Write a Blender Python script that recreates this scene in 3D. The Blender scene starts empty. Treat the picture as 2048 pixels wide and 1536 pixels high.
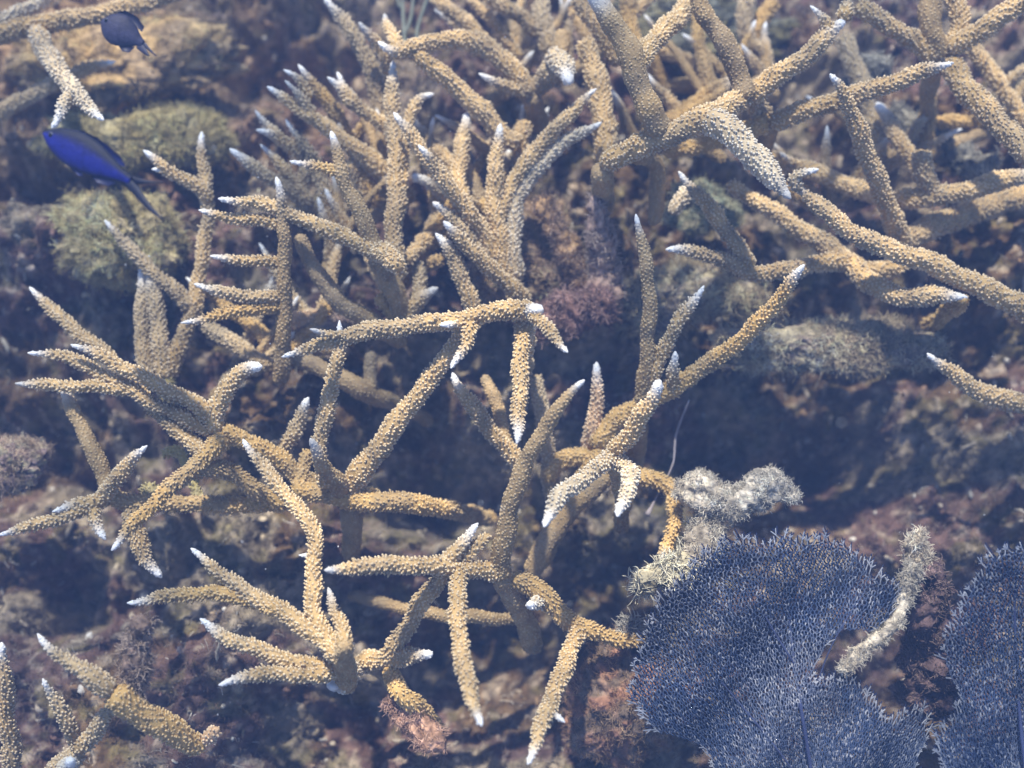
import bpy, math, random
import numpy as np
from mathutils import Vector, geometry, noise
random.seed(7)
RNG = np.random.default_rng(11)
R = math.radians
sc = bpy.context.scene
COL = sc.collection

# ------------------------------------------------------------------ camera
PITCH = R(55)
CAMZ = 1.45
cam_d = bpy.data.cameras.new('camera')
cam = bpy.data.objects.new('camera', cam_d); COL.objects.link(cam)
cam_d.sensor_width = 36.0; cam_d.lens = 43.5
cam_d.clip_start = 0.02; cam_d.clip_end = 100
cam.location = (0, 0, CAMZ)
cam.rotation_euler = (math.pi/2 - PITCH, 0, 0)
cam_d.dof.use_dof = True; cam_d.dof.focus_distance = 1.22; cam_d.dof.aperture_fstop = 1.9
sc.camera = cam

# ------------------------------------------------------------------ sky, sun, exposure
SUN_EL, SUN_AZ = R(72), R(-22)      # azimuth measured from +Y towards +X
w = bpy.data.worlds.new('World'); sc.world = w; w.use_nodes = True
nt = w.node_tree
sky = nt.nodes.new('ShaderNodeTexSky'); sky.sky_type = 'NISHITA'; sky.sun_disc = False
sky.sun_elevation = SUN_EL; sky.sun_rotation = SUN_AZ
nt.nodes['Background'].inputs['Strength'].default_value = 0.115
nt.links.new(sky.outputs[0], nt.nodes['Background'].inputs['Color'])
sl = bpy.data.lights.new('sun', 'SUN'); sl.energy = 4.6; sl.angle = R(1.5); sl.color = (1.0, 0.94, 0.82)
so = bpy.data.objects.new('sun', sl); COL.objects.link(so)
sd = Vector((math.cos(SUN_EL)*math.sin(SUN_AZ), math.cos(SUN_EL)*math.cos(SUN_AZ), math.sin(SUN_EL)))
so.rotation_euler = sd.to_track_quat('Z', 'Y').to_euler(); so.location = (0, 0, 6)
sc.view_settings.view_transform = 'Standard'; sc.view_settings.look = 'None'
sc.view_settings.exposure = 1.08; sc.view_settings.gamma = 1.0
cy = sc.cycles
cy.use_denoising = True; cy.max_bounces = 5; cy.diffuse_bounces = 3; cy.glossy_bounces = 2
cy.transparent_max_bounces = 8; cy.volume_bounces = 0; cy.transmission_bounces = 2
cy.use_adaptive_sampling = True; cy.adaptive_threshold = 0.02
cy.sample_clamp_indirect = 4

# ------------------------------------------------------------------ geometry of the view: pixel of the 2048x1536 photograph -> place on the reef
FPX = 2048*43.5/36.0
CF = np.array([0, math.cos(PITCH), -math.sin(PITCH)])
CU = np.array([0, math.sin(PITCH), math.cos(PITCH)])
CR = np.array([1.0, 0, 0])
CP = np.array([0, 0, CAMZ])
SLOPE = R(18)
PN = np.array([0, -math.sin(SLOPE), math.cos(SLOPE)])     # mean normal of the reef slope
PV = np.array([0, math.cos(SLOPE), math.sin(SLOPE)])
D0 = 1.40
P0 = CP + CF*D0

def ray(px, py):
    return CF + CR*((px-1024)/FPX) + CU*((768-py)/FPX)
def pdepth(px, py):
    return D0*float(PN@CF)/float(PN@ray(px, py))
def P(px, py, h=0.0):
    """point h metres nearer to the viewer than the mean reef slope"""
    return CP + ray(px, py)*(pdepth(px, py)-h)
def uv_of(px, py):
    q = P(px, py) - P0
    return float(q[0]), float(q@PV)

# ------------------------------------------------------------------ noise
def vnoise(x, y, seed):
    xi = np.floor(x).astype(np.int64); yi = np.floor(y).astype(np.int64)
    fx = x-xi; fy = y-yi
    fx = fx*fx*(3-2*fx); fy = fy*fy*(3-2*fy)
    def h(a, b):
        n = (a*374761393 + b*668265263 + seed*1442695041) & 0x7fffffff
        n = ((n ^ (n >> 13))*1274126177) & 0x7fffffff
        return ((n ^ (n >> 16)) & 0xffff)/65535.0
    a = h(xi, yi); b = h(xi+1, yi); c = h(xi, yi+1); d = h(xi+1, yi+1)
    return (a*(1-fx)+b*fx)*(1-fy) + (c*(1-fx)+d*fx)*fy
def fbm(x, y, f, octv=4, seed=1, gain=.5):
    s = 0; a = 1; t = 0
    for k in range(octv):
        s = s + a*vnoise(x*f+17.3*k, y*f-9.1*k, seed+k); t += a; a *= gain; f *= 2.03
    return s/t
def vnoise3(p, f, seed):
    q = np.asarray(p)*f+seed*3.7; i0 = np.floor(q).astype(np.int64); w = q-i0; w = w*w*(3-2*w)
    def h(d):
        a = i0+np.array(d)
        n = (a[:, 0]*73856093 ^ a[:, 1]*19349663 ^ a[:, 2]*83492791 ^ (seed*1442695041)) & 0x7fffffff
        n = ((n ^ (n >> 15))*739982445) & 0x7fffffff
        n = ((n ^ (n >> 13))*1274126177) & 0x7fffffff
        n = ((n ^ (n >> 11))*1103515245) & 0x7fffffff
        return ((n ^ (n >> 16)) & 0xffff)/65535.0
    r = 0
    for dx in (0, 1):
        for dy in (0, 1):
            for dz in (0, 1):
                r = r+h((dx, dy, dz))*(w[:, 0] if dx else 1-w[:, 0])*(w[:, 1] if dy else 1-w[:, 1])*(w[:, 2] if dz else 1-w[:, 2])
    return r

# ------------------------------------------------------------------ materials
def col_material(name, rough=.8, spec=.15, nscale=120, namt=.35, bump=0.0, bscale=300, sss=0.0):
    m = bpy.data.materials.new(name); m.use_nodes = True
    t = m.node_tree; b = t.nodes['Principled BSDF']
    at = t.nodes.new('ShaderNodeAttribute'); at.attribute_name = 'Col'
    n = t.nodes.new('ShaderNodeTexNoise'); n.inputs['Scale'].default_value = nscale; n.inputs['Detail'].default_value = 5
    tc = t.nodes.new('ShaderNodeTexCoord')
    t.links.new(tc.outputs['Object'], n.inputs['Vector'])
    mr = t.nodes.new('ShaderNodeMapRange'); mr.inputs[1].default_value = .3; mr.inputs[2].default_value = .7
    mr.inputs[3].default_value = 1-namt; mr.inputs[4].default_value = 1+namt
    t.links.new(n.outputs[0], mr.inputs[0])
    mx = t.nodes.new('ShaderNodeVectorMath'); mx.operation = 'SCALE'
    t.links.new(at.outputs['Color'], mx.inputs[0]); t.links.new(mr.outputs[0], mx.inputs['Scale'])
    t.links.new(mx.outputs[0], b.inputs['Base Color'])
    b.inputs['Roughness'].default_value = rough
    b.inputs['Specular IOR Level'].default_value = spec
    if sss:
        b.inputs['Subsurface Weight'].default_value = sss; b.inputs['Subsurface Radius'].default_value = (.006, .004, .002)
        b.inputs['Subsurface Scale'].default_value = 1
    if bump:
        n2 = t.nodes.new('ShaderNodeTexNoise'); n2.inputs['Scale'].default_value = bscale; n2.inputs['Detail'].default_value = 6
        t.links.new(tc.outputs['Object'], n2.inputs['Vector'])
        bp = t.nodes.new('ShaderNodeBump'); bp.inputs['Strength'].default_value = bump; bp.inputs['Distance'].default_value = .004
        t.links.new(n2.outputs[0], bp.inputs['Height']); t.links.new(bp.outputs[0], b.inputs['Normal'])
    return m
M_CORAL = col_material('coral tissue', .7, .25, 60, .28, .35, 500)
M_TIP = col_material('growing tip', .6, .3, 150, .06, .25, 600)
M_ROCK = col_material('reef rock', .95, .05, 70, .55, 1.0, 160)
M_ALGA = col_material('turf algae', .9, .08, 60, .25)
M_FAN = col_material('sea fan skeleton', .75, .2, 25, .30)
M_FISH = col_material('fish skin', .6, .25, 200, .3, .2, 420)
M_FIN = col_material('fin membrane', .5, .3, 200, .2)
M_SNOW = col_material('suspended particle', .8, .2, 40, .1)

# ------------------------------------------------------------------ mesh helpers
def build(name, V, F, C, mat, parent=None, origin=None, smooth=True):
    """V (n,3) world points; F list of face index arrays of one width each; C (n,3) colours"""
    V = np.asarray(V, dtype=np.float64)
    if origin is not None: V = V - np.asarray(origin)
    me = bpy.data.meshes.new(name)
    F = [f for f in F if len(f)]
    nl = sum(f.size for f in F); nf = sum(len(f) for f in F)
    me.vertices.add(len(V)); me.vertices.foreach_set('co', V.astype(np.float32).ravel())
    me.loops.add(nl); me.loops.foreach_set('vertex_index', np.concatenate([f.ravel() for f in F]).astype(np.int32))
    me.polygons.add(nf)
    tot = np.concatenate([np.full(len(f), f.shape[1]) for f in F])
    st = np.concatenate([[0], np.cumsum(tot)[:-1]])
    me.polygons.foreach_set('loop_start', st.astype(np.int32))
    me.polygons.foreach_set('use_smooth', np.full(nf, smooth))
    me.update(calc_edges=True)
    a = me.color_attributes.new('Col', 'FLOAT_COLOR', 'POINT')
    cc = np.ones((len(V), 4), np.float32); cc[:, :3] = C
    a.data.foreach_set('color', cc.ravel())
    me.materials.append(mat)
    o = bpy.data.objects.new(name, me); COL.objects.link(o)
    if parent is not None: o.parent = parent
    elif origin is not None: o.location = tuple(origin)
    return o
def thing(name, label, cat, loc, group=None):
    o = bpy.data.objects.new(name, None); COL.objects.link(o)
    o.location = tuple(loc); o.empty_display_size = .03
    o['label'] = label; o['category'] = cat
    if group: o['group'] = group
    return o
def tag(o, label=None, cat=None, group=None, kind=None):
    if label: o['label'] = label
    if cat: o['category'] = cat
    if group: o['group'] = group
    if kind: o['kind'] = kind
    return o
class Acc:
    def __init__(s): s.V = []; s.F = {}; s.C = []; s.n = 0
    def add(s, V, Fs, C):
        V = np.asarray(V).reshape(-1, 3)
        for f in Fs:
            if len(f): s.F.setdefault(f.shape[1], []).append(f+s.n)
        s.V.append(V); s.C.append(np.broadcast_to(np.asarray(C), V.shape)); s.n += len(V)
    def build(s, name, mat, parent=None, origin=None, smooth=True):
        return build(name, np.concatenate(s.V), [np.concatenate(v) for v in s.F.values()], np.concatenate(s.C), mat, parent, origin, smooth)

def spline(pts, step):
    """Catmull-Rom through rows (x,y,z,r); resampled about every step metres"""
    p = np.asarray(pts, float)
    if len(p) == 2: p = np.array([p[0], (p[0]+p[1])/2, p[1]])
    q = np.vstack([2*p[0]-p[1], p, 2*p[-1]-p[-2]])
    out = []
    for i in range(1, len(q)-2):
        a, b, c, d = q[i-1], q[i], q[i+1], q[i+2]
        L = np.linalg.norm((c-b)[:3]); n = max(2, int(math.ceil(L/step)))
        for k in range(n):
            t = k/n
            out.append(.5*((2*b)+(-a+c)*t+(2*a-5*b+4*c-d)*t*t+(-a+3*b-3*c+d)*t**3))
    out.append(q[-2])
    return np.array(out)
def frames(c):
    T = np.gradient(c, axis=0); T /= np.linalg.norm(T, axis=1)[:, None]+1e-12
    n = np.cross(T[0], [.3, .5, .81]); n /= np.linalg.norm(n)
    N = [n]
    for i in range(1, len(c)):
        n = n - T[i]*(n@T[i]); n /= np.linalg.norm(n)+1e-12; N.append(n)
    N = np.array(N); B = np.cross(T, N)
    return T, N, B
def grid_faces(nr, ns):
    i = np.arange(nr-1)[:, None]; j = np.arange(ns)[None, :]
    a = i*ns+j; b = i*ns+(j+1) % ns
    return np.stack([a, b, b+ns, a+ns], -1).reshape(-1, 4)
def tube(c, r, ns, rough=0.0, T=None, N=None, B=None, cap=True, capstart=False):
    """tube along c with radii r"""
    if T is None: T, N, B = frames(c)
    th = np.linspace(0, 2*math.pi, ns, endpoint=False)
    rr = np.asarray(r)[:, None]*np.ones(ns)
    if rough:
        pos = c[:, None, :] + 0*th[None, :, None]
        rr = rr*(1+rough*(RNG.random(rr.shape)-.5))
    V = c[:, None, :] + rr[..., None]*(np.cos(th)[None, :, None]*N[:, None, :] + np.sin(th)[None, :, None]*B[:, None, :])
    nr = len(c); V = V.reshape(-1, 3); F4 = grid_faces(nr, ns); F3 = np.zeros((0, 3), int)
    j = np.arange(ns)
    if cap:
        V = np.vstack([V, c[-1]+T[-1]*r[-1]*.45]); k = len(V)-1
        F3 = np.vstack([F3, np.stack([(nr-1)*ns+j, (nr-1)*ns+(j+1) % ns, np.full(ns, k)], -1)])
    if capstart:
        V = np.vstack([V, c[0]-T[0]*r[0]*.6]); k = len(V)-1
        F3 = np.vstack([F3, np.stack([(j+1) % ns, j, np.full(ns, k)], -1)])
    return V, [F4, F3]

# ------------------------------------------------------------------ staghorn branch
TISSUE = {  # flesh, cup rim
    't': ((.47, .328, .155), (.72, .60, .41)),     # tan
    'o': ((.46, .300, .110), (.66, .50, .27)),     # orange
    'd': ((.38, .265, .130), (.50, .39, .23)),     # dull olive brown
    'g': ((.40, .310, .180), (.60, .51, .37)),     # greyish tan
    'p': ((.54, .36, .20), (.74, .60, .42)),       # pinkish
    'w': ((.54, .45, .31), (.76, .70, .58)),       # pale: sunlit tops put into the colour, also white broken ends
    'y': ((.38, .31, .12), (.50, .44, .23)),       # yellow olive
}
WHITE = np.array((.76, .76, .75))
def coral_branch(parent, org, pts3, kind, tipped=True, tiplen=.0045, scale=1.0, flare=0.0):
    """pts3 rows (x,y,z,r) from base to tip. a branch mesh with its cups, and its white growing tip as a child"""
    S = spline(pts3, .0045)
    c = S[:, :3].copy(); r = S[:, 3].copy()
    # slight natural wander in thickness and line
    ph = RNG.random(3)*6.28
    s = np.concatenate([[0], np.cumsum(np.linalg.norm(np.diff(c, axis=0), axis=1))])
    L = s[-1]
    r *= 1+.06*np.sin(s*95+ph[0])+.04*np.sin(s*210+ph[1])
    r = np.maximum(r*.90-.0005, .0022)
    r = r*(1+flare*np.exp(-s/.014))*((.70+.30*np.clip((L-s)/.038, 0, 1)) if tipped else 1)
    # round the end over
    rt = r[-1]
    r = r*np.sqrt(np.clip(1-(1-np.clip(s/(S[0, 3]*.9), 0, 1))**2, .12, 1))
    e = np.clip((L-s)/.0036, 0, 1)
    r = r*np.sqrt(np.clip(1-(1-e)**2, .12, 1))
    T, N, B = frames(c)
    wob = .0009
    c = c + N*(wob*np.sin(s*130+ph[2]))[:, None] + B*(wob*np.cos(s*105+ph[0]))[:, None]
    flesh, rim = (np.array(v) for v in TISSUE[kind])
    vary = 1+.22*(RNG.random()-.5)
    flesh = flesh*vary; rim = rim*(1+(vary-1)*.6)
    tl = tiplen*(0.7+.7*RNG.random()) if tipped else 0
    blend = np.clip(1-(L-s-tl)/(.015+.016*RNG.random() if tipped else 1e-3), 0, 1)*(1 if tipped else 0)   # tissue pales towards the tip
    blend = blend**1.5
    white = WHITE*(1 if RNG.random() > .15 else .62)*(.88+.16*RNG.random())
    ns = 12
    kt = int(np.searchsorted(s, L-tl)) if tipped else len(s)-1
    kt = max(2, min(kt, len(s)-3)) if tipped else kt
    body = Acc(); tip = Acc()
    warm = np.array((.38, .245, .085))*vary
    wk = (.55*np.clip(1-s/max(L, .05)*1.3, 0, 1)*(kind in 'tgwd'))[:, None]
    fs = flesh[None, :]*(1-wk)+warm*(.62 if kind == 'd' else 1)*wk
    patch = np.clip((vnoise3(c, 30, 77)-.62)*7, 0, .38)[:, None]      # worn, silty stretches
    fs = fs*(1-patch)+np.array((.20, .17, .12))*patch
    cb = fs*(1-blend[:, None]) + white*.95*blend[:, None]
    if tipped:
        V, F = tube(c[:kt+1], r[:kt+1], ns, .05, T[:kt+1], N[:kt+1], B[:kt+1], cap=False, capstart=True)
        body.add(V, F, np.vstack([np.repeat(cb[:kt+1], ns, 0), cb[:1]]))
        V, F = tube(c[kt:], r[kt:], ns, .03, T[kt:], N[kt:], B[kt:], cap=True)
        tip.add(V, F, white)
    else:
        V, F = tube(c, r, ns, .05, T, N, B, cap=True, capstart=True)
        body.add(V, F, np.vstack([np.repeat(cb, ns, 0), cb[-1:], cb[:1]]))
    # radial cups, set in a spiral with jitter and leaning to the tip
    dull = kind == 'd'
    cell = .0040
    area = np.concatenate([[0], np.cumsum((r[1:]+r[:-1])/2*np.diff(s)*2*math.pi)])
    n = int(area[-1]/cell**2)
    i = np.arange(n); ai = (i+.5+.5*(RNG.random(n)-.5))*cell**2
    si = np.interp(ai, area, s)
    si = np.clip(si+ (RNG.random(n)-.5)*.002, 0, L)
    keep = si < L-(tl*.35+.001 if tipped else .001)
    si = si[keep]; n = len(si)
    th = np.arange(len(keep))[keep]*2.39996+(RNG.random(n)-.5)*.5+ph[1]
    def it(A): return np.stack([np.interp(si, s, A[:, k]) for k in range(3)], -1)
    ci, Ti, Ni, Bi = it(c), it(T), it(N), it(B); ri = np.interp(si, s, r)
    out = Ni*np.cos(th)[:, None]+Bi*np.sin(th)[:, None]
    out /= np.linalg.norm(out, axis=1)[:, None]
    lean = .40+.40*RNG.random(n)
    ax = out*np.cos(lean)[:, None]+Ti*np.sin(lean)[:, None]
    ln = (.0019+.0018*RNG.random(n))*(.45 if dull else 1)*scale
    big = RNG.random(n) < .04
    ln = np.where(big & (not dull), ln*1.5, ln)
    rc = (.00088+.00036*RNG.random(n))*scale
    tz = np.clip((L-si)/.026, .30, 1) if tipped else np.ones(n)
    ln = ln*tz; rc = rc*(.7+.3*tz)
    m = 5
    ph5 = np.linspace(0, 2*math.pi, m, endpoint=False)
    e1 = np.cross(ax, Ti+.01); e1 /= np.linalg.norm(e1, axis=1)[:, None]+1e-9; e2 = np.cross(ax, e1)
    circ = np.cos(ph5)[None, :, None]*e1[:, None, :]+np.sin(ph5)[None, :, None]*e2[:, None, :]
    b0 = ci+out*(ri*.93)[:, None]
    A0 = b0[:, None, :]+circ*(rc*1.55)[:, None, None]
    A1 = (b0+ax*(ln*.7)[:, None])[:, None, :]+circ*(rc*1.02)[:, None, None]
    A2 = (b0+ax*ln[:, None])[:, None, :]+circ*(rc*.70)[:, None, None]
    A3 = (b0+ax*(ln*.93)[:, None])[:, None, :]
    VV = np.concatenate([A0, A1, A2, A3], axis=1)           # n x (3m+1) x 3
    per = 3*m+1
    j = np.arange(m); j1 = (j+1) % m
    f4 = np.vstack([np.stack([j, j1, m+j1, m+j], -1), np.stack([m+j, m+j1, 2*m+j1, 2*m+j], -1)])
    f3 = np.stack([2*m+j, 2*m+j1, np.full(m, 3*m)], -1)
    bl = np.interp(si, s, blend)[:, None]
    fl = it(fs)*(1-bl)+white*.95*bl; pt = np.interp(si, s, patch[:, 0])[:, None]; 
    rm = (rim*(1-pt)+np.array((.30, .26, .19))*pt)*(1-bl)+white*bl
    rm = rm*(.85+.3*RNG.random((n, 1)))
    CC = np.concatenate([np.repeat(fl[:, None], m, 1), np.repeat((fl*.55+rm*.45)[:, None], m, 1), np.repeat(rm[:, None], m, 1), (fl*.8)[:, None]], axis=1)
    st = s[kt] if tipped else 1e9
    for sel, acc in ((si <= st, body), (si > st, tip)):
        k = int(sel.sum())
        if not k: continue
        off = (np.arange(k)*per)[:, None, None]
        acc.add(VV[sel].reshape(-1, 3), [(f4[None]+off).reshape(-1, 4), (f3[None]+off).reshape(-1, 3)], np.clip(CC[sel].reshape(-1, 3), 0, .88))
    o = body.build('branch', M_CORAL, parent, org)
    if tipped:
        tip.build('branch_tip', M_TIP, o, org)
    return o

def parse(spec):
    out = []
    for line in spec.strip().splitlines():
        line = line.strip()
        if not line or line[0] == '#': continue
        flags, hs, pts = line.split('|')
        pts = [tuple(float(v) for v in p.split(',')) for p in pts.split()]
        hs = [float(v) for v in hs.split(',')]
        out.append((flags.strip(), hs, pts))
    return out
def colony(name, label, cat, spec, group=None):
    """spec lines: flags | h at base..tip in cm | x,y,r ... base to tip.  flags: tissue letter, x = no white tip, j = joins an earlier branch"""
    brs = parse(spec); done = []
    root = None
    for flags, hs, pts in brs:
        n = len(pts)
        pp = np.array([p[:2] for p in pts]); d = np.concatenate([[0], np.cumsum(np.linalg.norm(np.diff(pp, axis=0), axis=1))]); d /= d[-1]
        hs = list(hs)
        if 'j' in flags and done:
            best = min(((math.hypot(x-pts[0][0], y-pts[0][1]), h) for dd in done for x, y, h in dd))
            if best[0] < 60: hs[0] = best[1]
        h = np.interp(d, np.linspace(0, 1, len(hs)), hs)
        if len(hs) == 2 and n > 2: h = hs[0]+(hs[1]-hs[0])*(d**.85)
        rows = []; tr = []
        for (x, y, r), hh in zip(pts, h):
            z = hh/100.0; q = P(x, y, z); rows.append((*q, r*(pdepth(x, y)-z)/FPX)); tr.append((x, y, hh))
        # dense trace for joining
        dense = []
        for a, b in zip(tr[:-1], tr[1:]):
            for t in np.linspace(0, 1, 8): dense.append(tuple(a[k]+(b[k]-a[k])*t for k in range(3)))
        done.append(dense)
        if root is None:
            org = np.array(rows[0][:3]); root = thing(name, label, cat, org, group)
        kind = [f for f in flags if f in TISSUE][0]
        coral_branch(root, org, rows, kind, tipped='x' not in flags, flare=.28 if 'j' in flags and 'x' not in flags else 0)
    return root

# ------------------------------------------------------------------ seabed
def smoothclamp(v, a): return a*np.tanh(v/a)
RELIEF = [  # px, py, sx, sy, height m
    (1640, 880, 250, 120, -.19), (1000, 1260, 150, 130, -.20), (1330, 1120, 120, 90, -.16), (90, 900, 120, 90, -.14),
    (60, 1200, 100, 60, -.12), (560, 60, 130, 70, -.18), (90, 340, 110, 60, -.10), (1820, 1380, 180, 160, -.16),
    (880, 950, 130, 80, -.12), (1760, 290, 130, 70, -.10), (1900, 660, 120, 60, -.08), (400, 700, 120, 50, -.03),
    (230, 1150, 120, 70, -.08), (620, 1440, 90, 80, -.08), (1500, 1400, 160, 120, -.14), (330, 150, 90, 50, -.05), (1500, 130, 200, 80, -.1),
    (1560, 760, 200, 40, .05), (1180, 560, 90, 90, .10), (330, 1300, 150, 80, .06), (600, 820, 100, 60, .03),
    (1250, 1440, 110, 70, .05), (230, 60, 200, 60, .07), (200, 460, 130, 90, .06), (1960, 900, 100, 120, .04), (760, 1090, 140, 40, .04)]
RUV = [(*uv_of(a, b), c/FPX*1.4, d/FPX*1.4, h) for a, b, c, d, h in RELIEF]
def gdisp(u, v):
    z = .10*(fbm(u, v, 5.0, 3, 3)-.5)+.085*(fbm(u, v, 17., 3, 9)-.5)+.062*(fbm(u, v, 52., 4, 21, .62)-.5)
    z = z - .05*np.abs(fbm(u, v, 11., 2, 40)-.5)*2
    for a, b, c, d, h in RUV:
        z = z + h*np.exp(-((u-a)/c)**2/2-((v-b)/d)**2/2)
    return z - .03
def gpoint(u, v):
    """point of the seabed; the slope flattens away from the colony"""
    u = np.asarray(u, float); v = np.asarray(v, float)
    z = gdisp(u, v); vv = np.asarray(v)
    flat = smoothclamp(vv, 2.2)
    X = P0[0]+u+PN[0]*z
    Y = P0[1]+vv*PV[1]+PN[1]*z
    Z = P0[2]+flat*PV[2]+PN[2]*z
    return np.stack([X, Y, Z], -1)
def gcolor(u, v):
    a = fbm(u, v, 7., 3, 101); b = fbm(u, v, 16., 3, 131); c = fbm(u, v, 45., 3, 171); e = fbm(u, v, 120., 2, 191)
    brown = np.array((.150, .102, .055)); mauve = np.array((.155, .100, .080)); grey = np.array((.270, .230, .155)); olive = np.array((.165, .145, .065)); sand = np.array((.44, .31, .17))
    def ss(x, lo, hi): t = np.clip((x-lo)/(hi-lo), 0, 1); return (t*t*(3-2*t))[..., None]
    col = brown*(1-ss(a, .42, .56))+mauve*ss(a, .42, .56)
    col = col*(1-ss(b, .5, .62))+grey*ss(b, .5, .62)
    col = col*(1-ss(c, .58, .68)*.7)+olive*ss(c, .58, .68)*.7
    col = col*(1-ss(e, .62, .75)*.6)+np.array((.48, .41, .30))*ss(e, .62, .75)*.6
    for px, py, sx, sy in ((260, 110, 300, 130), (60, 60, 200, 150)):
        uu, vv = uv_of(px, py); g = np.exp(-((u-uu)/(sx/FPX*1.4))**2/2-((v-vv)/(sy/FPX*1.4))**2/2)[..., None]*.75
        col = col*(1-g)+sand*g
    return col*np.array((.86, .83, .86))
def stretch(n, inner, outer, frac):
    t = np.linspace(-1, 1, n); a = np.abs(t)
    return np.sign(t)*np.where(a < frac, a/frac*inner, inner+(outer-inner)*((a-frac)/(1-frac))**2.2)
us = stretch(620, .95, 6.0, .86); vs = stretch(500, .75, 6.0, .86)
U, Vv = np.meshgrid(us, vs)
GP = gpoint(U, Vv); GC = gcolor(U, Vv)
nv, nu = U.shape
ii = np.arange(nv-1)[:, None]*nu+np.arange(nu-1)[None, :]
GF = np.stack([ii, ii+1, ii+nu+1, ii+nu], -1).reshape(-1, 4)
seabed = build('seabed', GP.reshape(-1, 3), [GF], GC.reshape(-1, 3), M_ROCK)
tag(seabed, kind='structure')

def ground_hit(px, py):
    d = ray(px, py); t = pdepth(px, py)
    for _ in range(12):
        q = CP+d*t-P0; u = q[0]; v = q@PV; hgt = q@PN
        g = float(gdisp(np.array(u), np.array(v)))
        t += (hgt-g)/(-(PN@d))*.7
    return CP+d*t, t
def hground(px, py):
    return pdepth(px, py)-ground_hit(px, py)[1]

# ------------------------------------------------------------------ filaments of turf algae
def sample_surface(V, F4, n):
    V = np.asarray(V); T3 = np.vstack([F4[:, [0, 1, 2]], F4[:, [0, 2, 3]]]) if F4.shape[1] == 4 else F4
    a, b, c = V[T3[:, 0]], V[T3[:, 1]], V[T3[:, 2]]
    nn = np.cross(b-a, c-a); ar = np.linalg.norm(nn, axis=1); nn /= ar[:, None]+1e-12
    k = RNG.choice(len(T3), n, p=ar/ar.sum())
    x, y = RNG.random(n), RNG.random(n); f = x+y > 1; x[f] = 1-x[f]; y[f] = 1-y[f]
    return a[k]+(b-a)[k]*x[:, None]+(c-a)[k]*y[:, None], nn[k], k
def filaments(acc, pos, nor, col, lmin, lmax, rad, curl=.7, up=.35, seg=4):
    n = len(pos)
    L = lmin+(lmax-lmin)*RNG.random(n)**1.8
    d = nor*(.8)+np.array([0, 0, up])+.75*RNG.normal(size=(n, 3))*.6
    d /= np.linalg.norm(d, axis=1)[:, None]
    p = pos-nor*.001; rings = []; bend = RNG.normal(size=(n, 3))*curl
    m = 3; ph = np.linspace(0, 2*math.pi, m, endpoint=False)
    for k in range(seg+1):
        e1 = np.cross(d, [.31, .77, .55]); e1 /= np.linalg.norm(e1, axis=1)[:, None]+1e-9; e2 = np.cross(d, e1)
        rr = rad*(1-.55*k/seg)
        rings.append(p[:, None]+(np.cos(ph)[None, :, None]*e1[:, None]+np.sin(ph)[None, :, None]*e2[:, None])*rr)
        p = p+d*(L/seg)[:, None]
        d = d+bend*.45+RNG.normal(size=(n, 3))*.22; d /= np.linalg.norm(d, axis=1)[:, None]
    VV = np.concatenate(rings, axis=1); per = (seg+1)*m
    f = grid_faces(seg+1, m); off = (np.arange(n)*per)[:, None, None]
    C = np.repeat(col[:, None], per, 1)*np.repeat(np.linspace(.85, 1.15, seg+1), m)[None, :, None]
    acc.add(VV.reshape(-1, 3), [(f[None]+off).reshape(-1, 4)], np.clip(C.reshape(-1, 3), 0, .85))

# turf on the seabed, near the colonies
inn = (np.abs(U) < .85) & (np.abs(Vv) < .68)
fc = inn[:-1, :-1].reshape(-1)
GF2 = GF[fc]
NF = 250000
pos, nor, k = sample_surface(GP.reshape(-1, 3), GF2, NF)
nor[nor[:, 2] < 0] *= -1
q = pos-P0; uu = q[:, 0]; vv = q@PV
dens = fbm(uu, vv, 22., 3, 301)
keep = RNG.random(NF) < np.clip((dens-.28)*4.5, .12, 1)
pos, nor, uu, vv = pos[keep], nor[keep], uu[keep], vv[keep]
kc = gcolor(uu, vv)
pale = np.array((.52, .45, .34)); pk = np.clip((fbm(uu, vv, 12., 2, 333)-.50)*5, 0, .8)*RNG.random(len(pos))
rose = np.array((.26, .16, .125)); rk = np.clip((fbm(uu, vv, 6., 2, 377)-.52)*6, 0, .7)
fc_ = kc*(.95+.6*RNG.random((len(pos), 1)))
fc_ = fc_*(1-rk[:, None])+rose*rk[:, None]
fc_ = fc_*(1-pk[:, None])+pale*pk[:, None]
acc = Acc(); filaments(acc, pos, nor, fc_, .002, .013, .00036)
NC = 2600
pos, nor, k = sample_surface(GP.reshape(-1, 3), GF2, NC); nor[nor[:, 2] < 0] *= -1
filaments(acc, pos, nor, np.array((.66, .62, .55))*(.4+.8*RNG.random((NC, 1))), .005, .020, .00055, curl=1.4, up=.1, seg=6)
turf = acc.build('turf_algae', M_ALGA); tag(turf, 'fuzzy brown and mauve turf algae growing all over the reef floor', 'algae', kind='stuff')

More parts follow.
